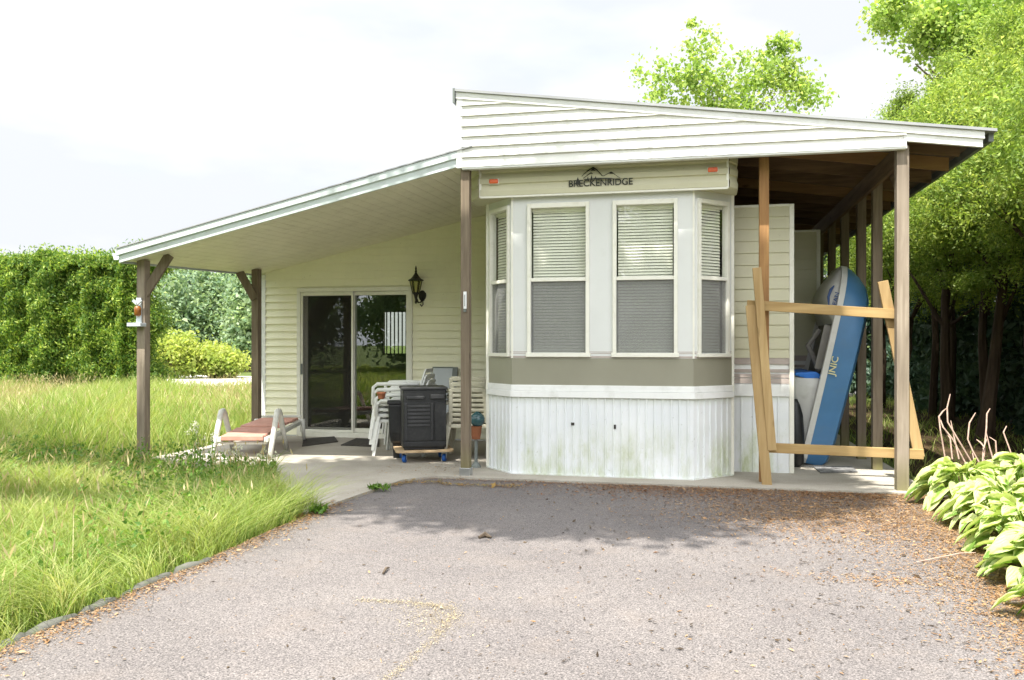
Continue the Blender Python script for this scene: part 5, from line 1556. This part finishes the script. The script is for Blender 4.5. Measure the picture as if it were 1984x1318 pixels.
v2 = np.empty(len(hd_.vertices) * 3, dtype=np.float32); hd_.vertices.foreach_get('co', v2)
f2 = np.arange(m * 4).reshape(m, 4) + len(v1)
bpy.data.meshes.remove(hd_)
o = link('seed_stalks', fast_mesh('seed_stalks', np.concatenate([v1, v2.reshape(-1, 3)]), np.concatenate([f1, f2])), M['straw'])
tag(o, 'pale seed stalks standing above the long grass', 'grass', kind='stuff')
# leafy ground cover near the porch corner
n = 9000
x = g.uniform(-8.5, -3.6, n); y = g.uniform(6.3, 8.6, n)
k = lawn_ok(x, y) & (patchy(x * 1.4, y * 1.6) > 0.42)
x, y = x[k], y[k]
c = np.stack([x, y, -0.03 + 0.20 * g.random(len(x)) ** 0.8], 1)
o = link('ground_cover', leaf_mesh('ground_cover', c, g.normal(size=c.shape), g.normal(size=c.shape) * 0.5 + np.array([0, 0, 1]), g.uniform(0.03, 0.07, len(x)), g.uniform(0.02, 0.04, len(x))), M['weed'])
tag(o, 'low leafy ground cover around the porch corner', 'ground cover', kind='stuff')

n = 15000
x = g.uniform(-9.0, -3.05, n); y = g.uniform(2.6, 8.2, n)
k = in_view(x, y) & lawn_ok(x + 0.08, y) & (patchy(x * 2.3 + 7, y * 2.7) > 0.55)
x, y = x[k], y[k]
c = np.stack([x, y, 0.02 + 0.26 * g.random(len(x)) ** 0.7], 1)
o = link('meadow_weeds', leaf_mesh('meadow_weeds', c, g.normal(size=c.shape), g.normal(size=c.shape) * 0.6 + np.array([0, 0, 1]), g.uniform(0.025, 0.06, len(x)), g.uniform(0.012, 0.03, len(x))), M['weed'])
tag(o, 'broad leaved weeds growing in patches through the long grass', 'weeds', kind='stuff')

# ------------------------------------------------------------ dry leaves and grit on the driveway
def litter(name, xy, z, size, mat, g, label, asp=0.28):
    n = len(xy)
    c = np.concatenate([xy, np.full((n, 1), z) + g.random((n, 1)) * 0.008], 1)
    d = g.normal(size=(n, 3)); d[:, 2] *= 0.12
    nr = g.normal(size=(n, 3)) * 0.25; nr[:, 2] += 1
    ln = size * np.exp(g.normal(size=n) * 0.45)
    o = link(name, leaf_mesh(name, c, d, nr, ln, ln * asp * g.uniform(0.5, 1.8, n), 0.15), mat)
    return tag(o, label, 'litter', kind='stuff')
g = nrand(33)
parts = []
n = 40000                                            # thick along the hosta bed and in front of the carport
y = g.uniform(3.2, 7.9, n); off = np.abs(g.normal(size=n)) ** 1.3 * (0.05 + 0.2 * (y - 3.2) / 4.7)
x = 1.50 + (y - 3.5) * 0.085 - off * 2.0 + 0.12
parts.append(np.stack([x, y], 1))
n = 14000
x = g.uniform(-2.6, 2.0, n); y = 7.83 - np.abs(g.normal(size=n)) * (0.10 + 0.12 * np.clip((x + 1.5) / 3.5, 0, 1))
k = g.random(n) < 0.25 + 0.75 * np.clip((x + 1.2) / 3, 0, 1)
parts.append(np.stack([x[k], y[k]], 1))
n = 22000
x = g.normal(0.95, 0.6, n); y = g.normal(6.75, 0.45, n); parts.append(np.stack([x, y], 1))
n = 700
x = g.normal(1.05, 0.3, n); y = g.normal(4.95, 0.05, n); parts.append(np.stack([x, y], 1))
n = 7000                                             # along the left edge
y = g.uniform(2.4, 6.4, n); x = -2.93 + np.abs(g.normal(size=n)) * 0.09; parts.append(np.stack([x, y], 1))
n = 1300
x = g.uniform(-2.9, 1.7, n); y = g.uniform(2.3, 7.6, n); parts.append(np.stack([x, y], 1))
n = 700                                              # blown onto the slabs
x = g.uniform(-3.2, -2.2, n); y = g.normal(8.3, 0.25, n); parts.append(np.stack([x, y], 1))
xy = np.concatenate(parts)
k = ~((xy[:, 1] > 7.82) & (xy[:, 0] > -2.1)) & ~((xy[:, 1] > 7.95) & (xy[:, 0] < -3.3))
xy = xy[k]
zz = np.where((xy[:, 1] > 7.82) | ((xy[:, 0] < -2.9) & (xy[:, 1] > 5.95)), 0.004, -0.018)
o = litter('dry_leaves', xy, 0.0, 0.013, M['litter'], g, 'orange brown dry leaves and needles drifted along the driveway edges')
co = np.empty(len(o.data.vertices) * 3, dtype=np.float32); o.data.vertices.foreach_get('co', co)
co = co.reshape(-1, 4, 3); co[:, :, 2] += zz[:, None]; o.data.vertices.foreach_set('co', co.ravel()); o.data.update()
n = 6500
x = g.uniform(-2.9, 1.6, n); y = g.uniform(2.3, 7.6, n)
k = g.random(n) < 0.12 + 0.85 * np.clip((x + 1.2) / 2.4, 0, 1)
litter('fallen_seeds', np.stack([x, y], 1)[k], -0.019, 0.018, M['litterdark'], g, 'small dark seeds and bits scattered over the driveway')
# pale grit in the worn patch and crack of the asphalt and along the slab joint
def along(pts, n, sp):
    pts = [Vector((p.x, p.y)) for p in pts]
    L_ = [(b - a).length for a, b in zip(pts[:-1], pts[1:])]
    out = []
    for (a, b), l in zip(zip(pts[:-1], pts[1:]), L_):
        m = int(n * l / sum(L_)); t = g.random(m)[:, None]
        out.append(np.array(a)[None] * (1 - t) + np.array(b)[None] * t + g.normal(size=(m, 2)) * sp)
    return np.concatenate(out)
cr = [along([G(690, 1156), G(790, 1160), G(885, 1172)], 1500, 0.018), along([G(885, 1176), G(840, 1232), G(790, 1275), G(735, 1318)], 1500, 0.016), along([G(800, 1166), G(860, 1180), G(835, 1215)], 2600, 0.09)]
litter('pale_grit', np.concatenate(cr), -0.021, 0.0034, M['grit'], g, 'pale sandy grit lying in a crack of the asphalt', 0.8)
jn = along([G(570, 1000), G(660, 965), G(720, 944), G(800, 930), G(905, 938), G(1010, 940)], 2200, 0.045)
o = litter('joint_litter', jn, -0.010, 0.018, M['goldlitter'], g, 'golden leaf litter in the joint between slab and driveway')
n = 15000
x = g.uniform(-1.9, 1.6, n); y = 7.8 - np.abs(g.normal(size=n)) * 0.34
k = g.random(n) < np.clip(0.25 + 0.75 * patchy(x * 2.2, y * 4), 0, 1) * np.clip((x + 2.2) / 1.6, 0.1, 1)
litter('rusty_litter', np.stack([x, y], 1)[k], -0.018, 0.017, M['rust'], g, 'rust brown needles in the shade along the front of the skirt')
tw = MB().tube([G(742, 1107) + Z * -0.012, G(748, 1100) + Z * -0.004, G(754, 1096) + Z * -0.012], [0.006, 0.009, 0.004], 6).build('twig', M['bark'], org=G(747, 1103, -0.02)); tag(tw, 'short dark twig lying alone on the left half of the driveway', 'twig')
tw = MB().tube([G(928, 1038) + Z * -0.012, G(940, 1035) + Z * -0.002, G(952, 1038) + Z * -0.012], [0.010, 0.02, 0.006], 6).build('twig', M['bark'], org=G(940, 1037, -0.02)); tag(tw, 'curled brown twig at the edge of the tree shadow on the driveway', 'twig')
tw = MB().tube([G(1775, 1086) + Z * -0.01, G(1820, 1080), G(1860, 1072), G(1890, 1071)], [0.003, 0.004, 0.004, 0.003], 5).build('twig', M['drystem'], org=G(1830, 1080, -0.02)); tag(tw, 'long thin stick on the dry leaves beside the hostas', 'twig')
# stone edging along the lawn
es = [((0, 1256), (62, 1222)), ((66, 1226), (165, 1184)), ((172, 1180), (238, 1155)), ((246, 1149), (345, 1106)), ((352, 1104), (425, 1078))]
labs = ['edging stone at the left margin of the photo', 'long edging stone second from the left margin', 'mossy edging stone half hidden by overhanging grass', 'dark edging stone below the leaning grass clump', 'farthest edging stone under the grass']
for (a, b), lab in zip(es, labs):
    p, q = G(*a), G(*b)
    p.z = q.z = -0.035; p.x -= 0.045; q.x -= 0.045
    d = (q - p).normalized()
    m2 = MB()
    rgx = random.Random(int(a[0]))
    pts = [p.lerp(q, t) + Vector((rgx.uniform(-.012, .012), 0, rgx.uniform(-.008, .008))) for t in (0, 0.15, 0.4, 0.65, 0.88, 1)]
    m2.tube(pts, [0.022, 0.034, 0.038, 0.036, 0.033, 0.022], 9)
    o = m2.build('edging_stone', M['stone'], org=p, smooth=True)
    tag(o, lab, 'edging stone', 'edging stones along the driveway')

# ------------------------------------------------------------ hostas
def hosta(x, y, r, h, nl, seed, label):
    g = nrand(seed)
    V, F, UV = [], [], []
    nu, nv = 6, 5
    for k in range(int(nl * 1.7)):
        t = (k + 0.5) / (nl * 1.7)
        bendk = g.uniform(0.2, 0.8)
        az = k * 2.39996 + g.uniform(-0.3, 0.3)
        rad = r * (0.25 + 0.75 * math.sqrt(t)) * g.uniform(0.85, 1.1)
        zc = h * (1.0 - 0.62 * t ** 1.6) * g.uniform(0.85, 1.08)
        L_ = g.uniform(0.10, 0.20); W = L_ * g.uniform(0.62, 0.82)
        rise = (0.55 * (1 - t) - 0.30 * t) + g.uniform(-0.35, 0.35)
        dr = Vector((math.cos(az), math.sin(az), 0)); sd = Vector((-math.sin(az), math.cos(az), 0))
        roll = g.uniform(-0.75, 0.75)
        sd = (sd + Z * roll).normalized()
        start = Vector((x, y, -0.04)) + dr * (rad - L_ * 0.5) + Z * zc
        b0_ = len(V)
        for i in range(nu):
            s = i / (nu - 1)
            wv = W * 0.5 * (math.sin(math.pi * min(1, s * 0.92 + 0.06)) ** 0.75) * (1.15 - 0.45 * s)
            if i == nu - 1: wv = 0.002
            cen = start + dr * (L_ * s) + Z * (L_ * (rise * s - bendk * s * s))
            for j in range(nv):
                q = (j / (nv - 1)) * 2 - 1
                V.append(tuple(cen + sd * wv * q + Z * (abs(q) * wv * 0.45 + 0.006 * math.sin(s * 9 + q * 4 + k))))
                UV.append((0.5 + 0.5 * q * (0.35 + 0.65 * min(1, wv / (W * 0.42))), s))
        for i in range(nu - 1):
            for j in range(nv - 1):
                a = b0_ + i * nv + j
                F.append((a, a + 1, a + 1 + nv, a + nv))
        # stalk
        b0_ = len(V)
        foot = Vector((x, y, -0.05)) + dr * 0.04
        for p_ in (foot, foot.lerp(start, 0.55) + Z * 0.05, start + dr * L_ * 0.05):
            V.append(tuple(p_ - sd * 0.004)); V.append(tuple(p_ + sd * 0.004)); UV += [(0.5, 0), (0.5, 0)]
        F.append((b0_, b0_ + 1, b0_ + 3, b0_ + 2)); F.append((b0_ + 2, b0_ + 3, b0_ + 5, b0_ + 4))
    me = fast_mesh('hosta_plant', np.array(V), np.array(F), np.array(UV))
    o = link('hosta_plant', me, M['hosta'], None, (x, y, -0.045), smooth=True)
    return tag(o, label, 'hosta', 'hostas in the bed by the driveway')
HL = [(2.06, 7.35, 0.36, 0.33, 66, 'variegated hosta clump touching the foot of the front right carport post'),
      (2.55, 7.40, 0.40, 0.40, 70, 'tall variegated hosta clump in front of the dry stalks'),
      (3.15, 7.25, 0.40, 0.38, 64, 'variegated hosta clump at the back right, against the photo edge'),
      (2.08, 6.55, 0.38, 0.33, 66, 'variegated hosta clump overhanging the brown mulch, second along the bed edge'),
      (2.65, 6.40, 0.40, 0.38, 66, 'variegated hosta clump in the middle of the bed'),
      (1.98, 5.75, 0.36, 0.31, 66, 'variegated hosta clump beside the small dark gap in the leaves'),
      (2.48, 5.55, 0.40, 0.36, 62, 'variegated hosta clump at the right margin, middle of the bed'),
      (1.85, 5.05, 0.36, 0.29, 64, 'low variegated hosta clump with long drooping outer leaves'),
      (2.35, 4.80, 0.40, 0.33, 56, 'variegated hosta clump cut by the right photo edge, near the front'),
      (1.78, 4.35, 0.36, 0.27, 64, 'nearest variegated hosta clump at the lower right edge of the photo')]
for i, (x, y, r, h, nl, lab) in enumerate(HL): hosta(x + 0.09, y, r, h, nl, 200 + i, lab)
# last year's dry stalks behind the hostas
def stalk(paths, label):
    d = 7.75
    root = D(*paths[0][0], d)
    m2 = MB()
    for pth in paths:
        pts = [D(u, v, d + 0.05 * k) for k, (u, v) in enumerate(pth)]
        m2.tube(pts, [0.007] * (len(pts) - 1) + [0.004], 6)
    root.z = -0.045
    o = m2.build('dry_stalk', M['drystem'], org=root)
    tag(o, label, 'dry stalk', 'dry stalks behind the hostas')
stalk([[(1834, 905), (1822, 835), (1819, 808), (1826, 798), (1833, 792)], [(1872, 900), (1845, 850), (1827, 828), (1819, 805)], [(1845, 890), (1841, 850), (1833, 838)]], 'hooked pair of dry stalks nearest to the carport post')
stalk([[(1885, 900), (1852, 845), (1836, 818), (1835, 790), (1841, 764)], [(1858, 890), (1850, 855), (1842, 815)]], 'tallest dry stalk, rising to a thin bare tip')
stalk([[(1902, 905), (1885, 875), (1875, 852), (1878, 820), (1890, 800)], [(1888, 895), (1884, 878)]], 'single bent dry stalk in the middle of the group')
stalk([[(1925, 915), (1906, 890), (1908, 860), (1911, 830), (1912, 802), (1918, 792)], [(1930, 910), (1918, 870), (1911, 840)], [(1932, 905), (1929, 855), (1917, 847)], [(1908, 868), (1900, 858), (1892, 852)], [(1904, 895), (1905, 870), (1912, 850)]], 'branching bundle of dry stalks right of the middle')
stalk([[(1968, 905), (1955, 868), (1944, 838), (1950, 826)]], 'short dry stalk at the right end of the group')

# ------------------------------------------------------------ weeds by the slab
def weed(p, h, n, seed, label, flower):
    g = nrand(seed)
    root = empty('wildflower' if flower else 'leafy_weed', p, label, 'weed', 'weeds at the slab edges')
    m2 = MB(); tips = []; cs = []
    for k in range(n):
        a = g.uniform(0, 6.28); s = g.uniform(0.05, 0.22) * h
        q = Vector(p) + Vector((g.uniform(-.08, .08), g.uniform(-.06, .06), 0))
        t = q + Vector((math.cos(a) * s, math.sin(a) * s, h * g.uniform(0.6, 1.05)))
        m2.tube([q, q.lerp(t, 0.5) + Vector((0.01, 0, 0.01)), t], [0.004, 0.003, 0.002], 5)
        tips.append(t)
        cs += [q.lerp(t, u2) + Vector((g.normal() * 0.02, g.normal() * 0.02, 0)) for u2 in g.uniform(0.05, 0.8, 7)]
    m2.build('stem', M['weed'], root)
    cs = np.array([tuple(c_) for c_ in cs])
    link('foliage', leaf_mesh('foliage', cs, g.normal(size=cs.shape), g.normal(size=cs.shape) + np.array([0, 0, 1.0]), g.uniform(0.04, 0.09, len(cs)), g.uniform(0.012, 0.025, len(cs))), M['weed'], root)
    if flower:
        fc = np.concatenate([np.array([tuple(t)]) + g.normal(size=(16, 3)) * np.array([0.014, 0.014, 0.02]) for t in tips])
        link('flower_head', leaf_mesh('flower_head', fc, g.normal(size=fc.shape), g.normal(size=fc.shape), g.uniform(0.015, 0.03, len(fc)), g.uniform(0.01, 0.02, len(fc))), M['petal'], root)
weed(G(381, 895), 0.42, 5, 1, 'tall pale flowering weed at the left end of the sun lounger', True)
weed(G(405, 905), 0.36, 6, 2, 'bushy pale flowering weed in front of the left lounger leg', True)
weed(G(455, 915), 0.24, 6, 3, 'low flowering weed in front of the lounger seat', True)
weed(G(520, 925), 0.26, 5, 4, 'thin flowering weed at the grass corner by the concrete path', True)
weed(G(619, 990), 0.07, 12, 5, 'small green weed growing in the joint at the driveway corner', False)
weed(G(735, 948), 0.05, 9, 6, 'tiny green weed in the slab joint', False)
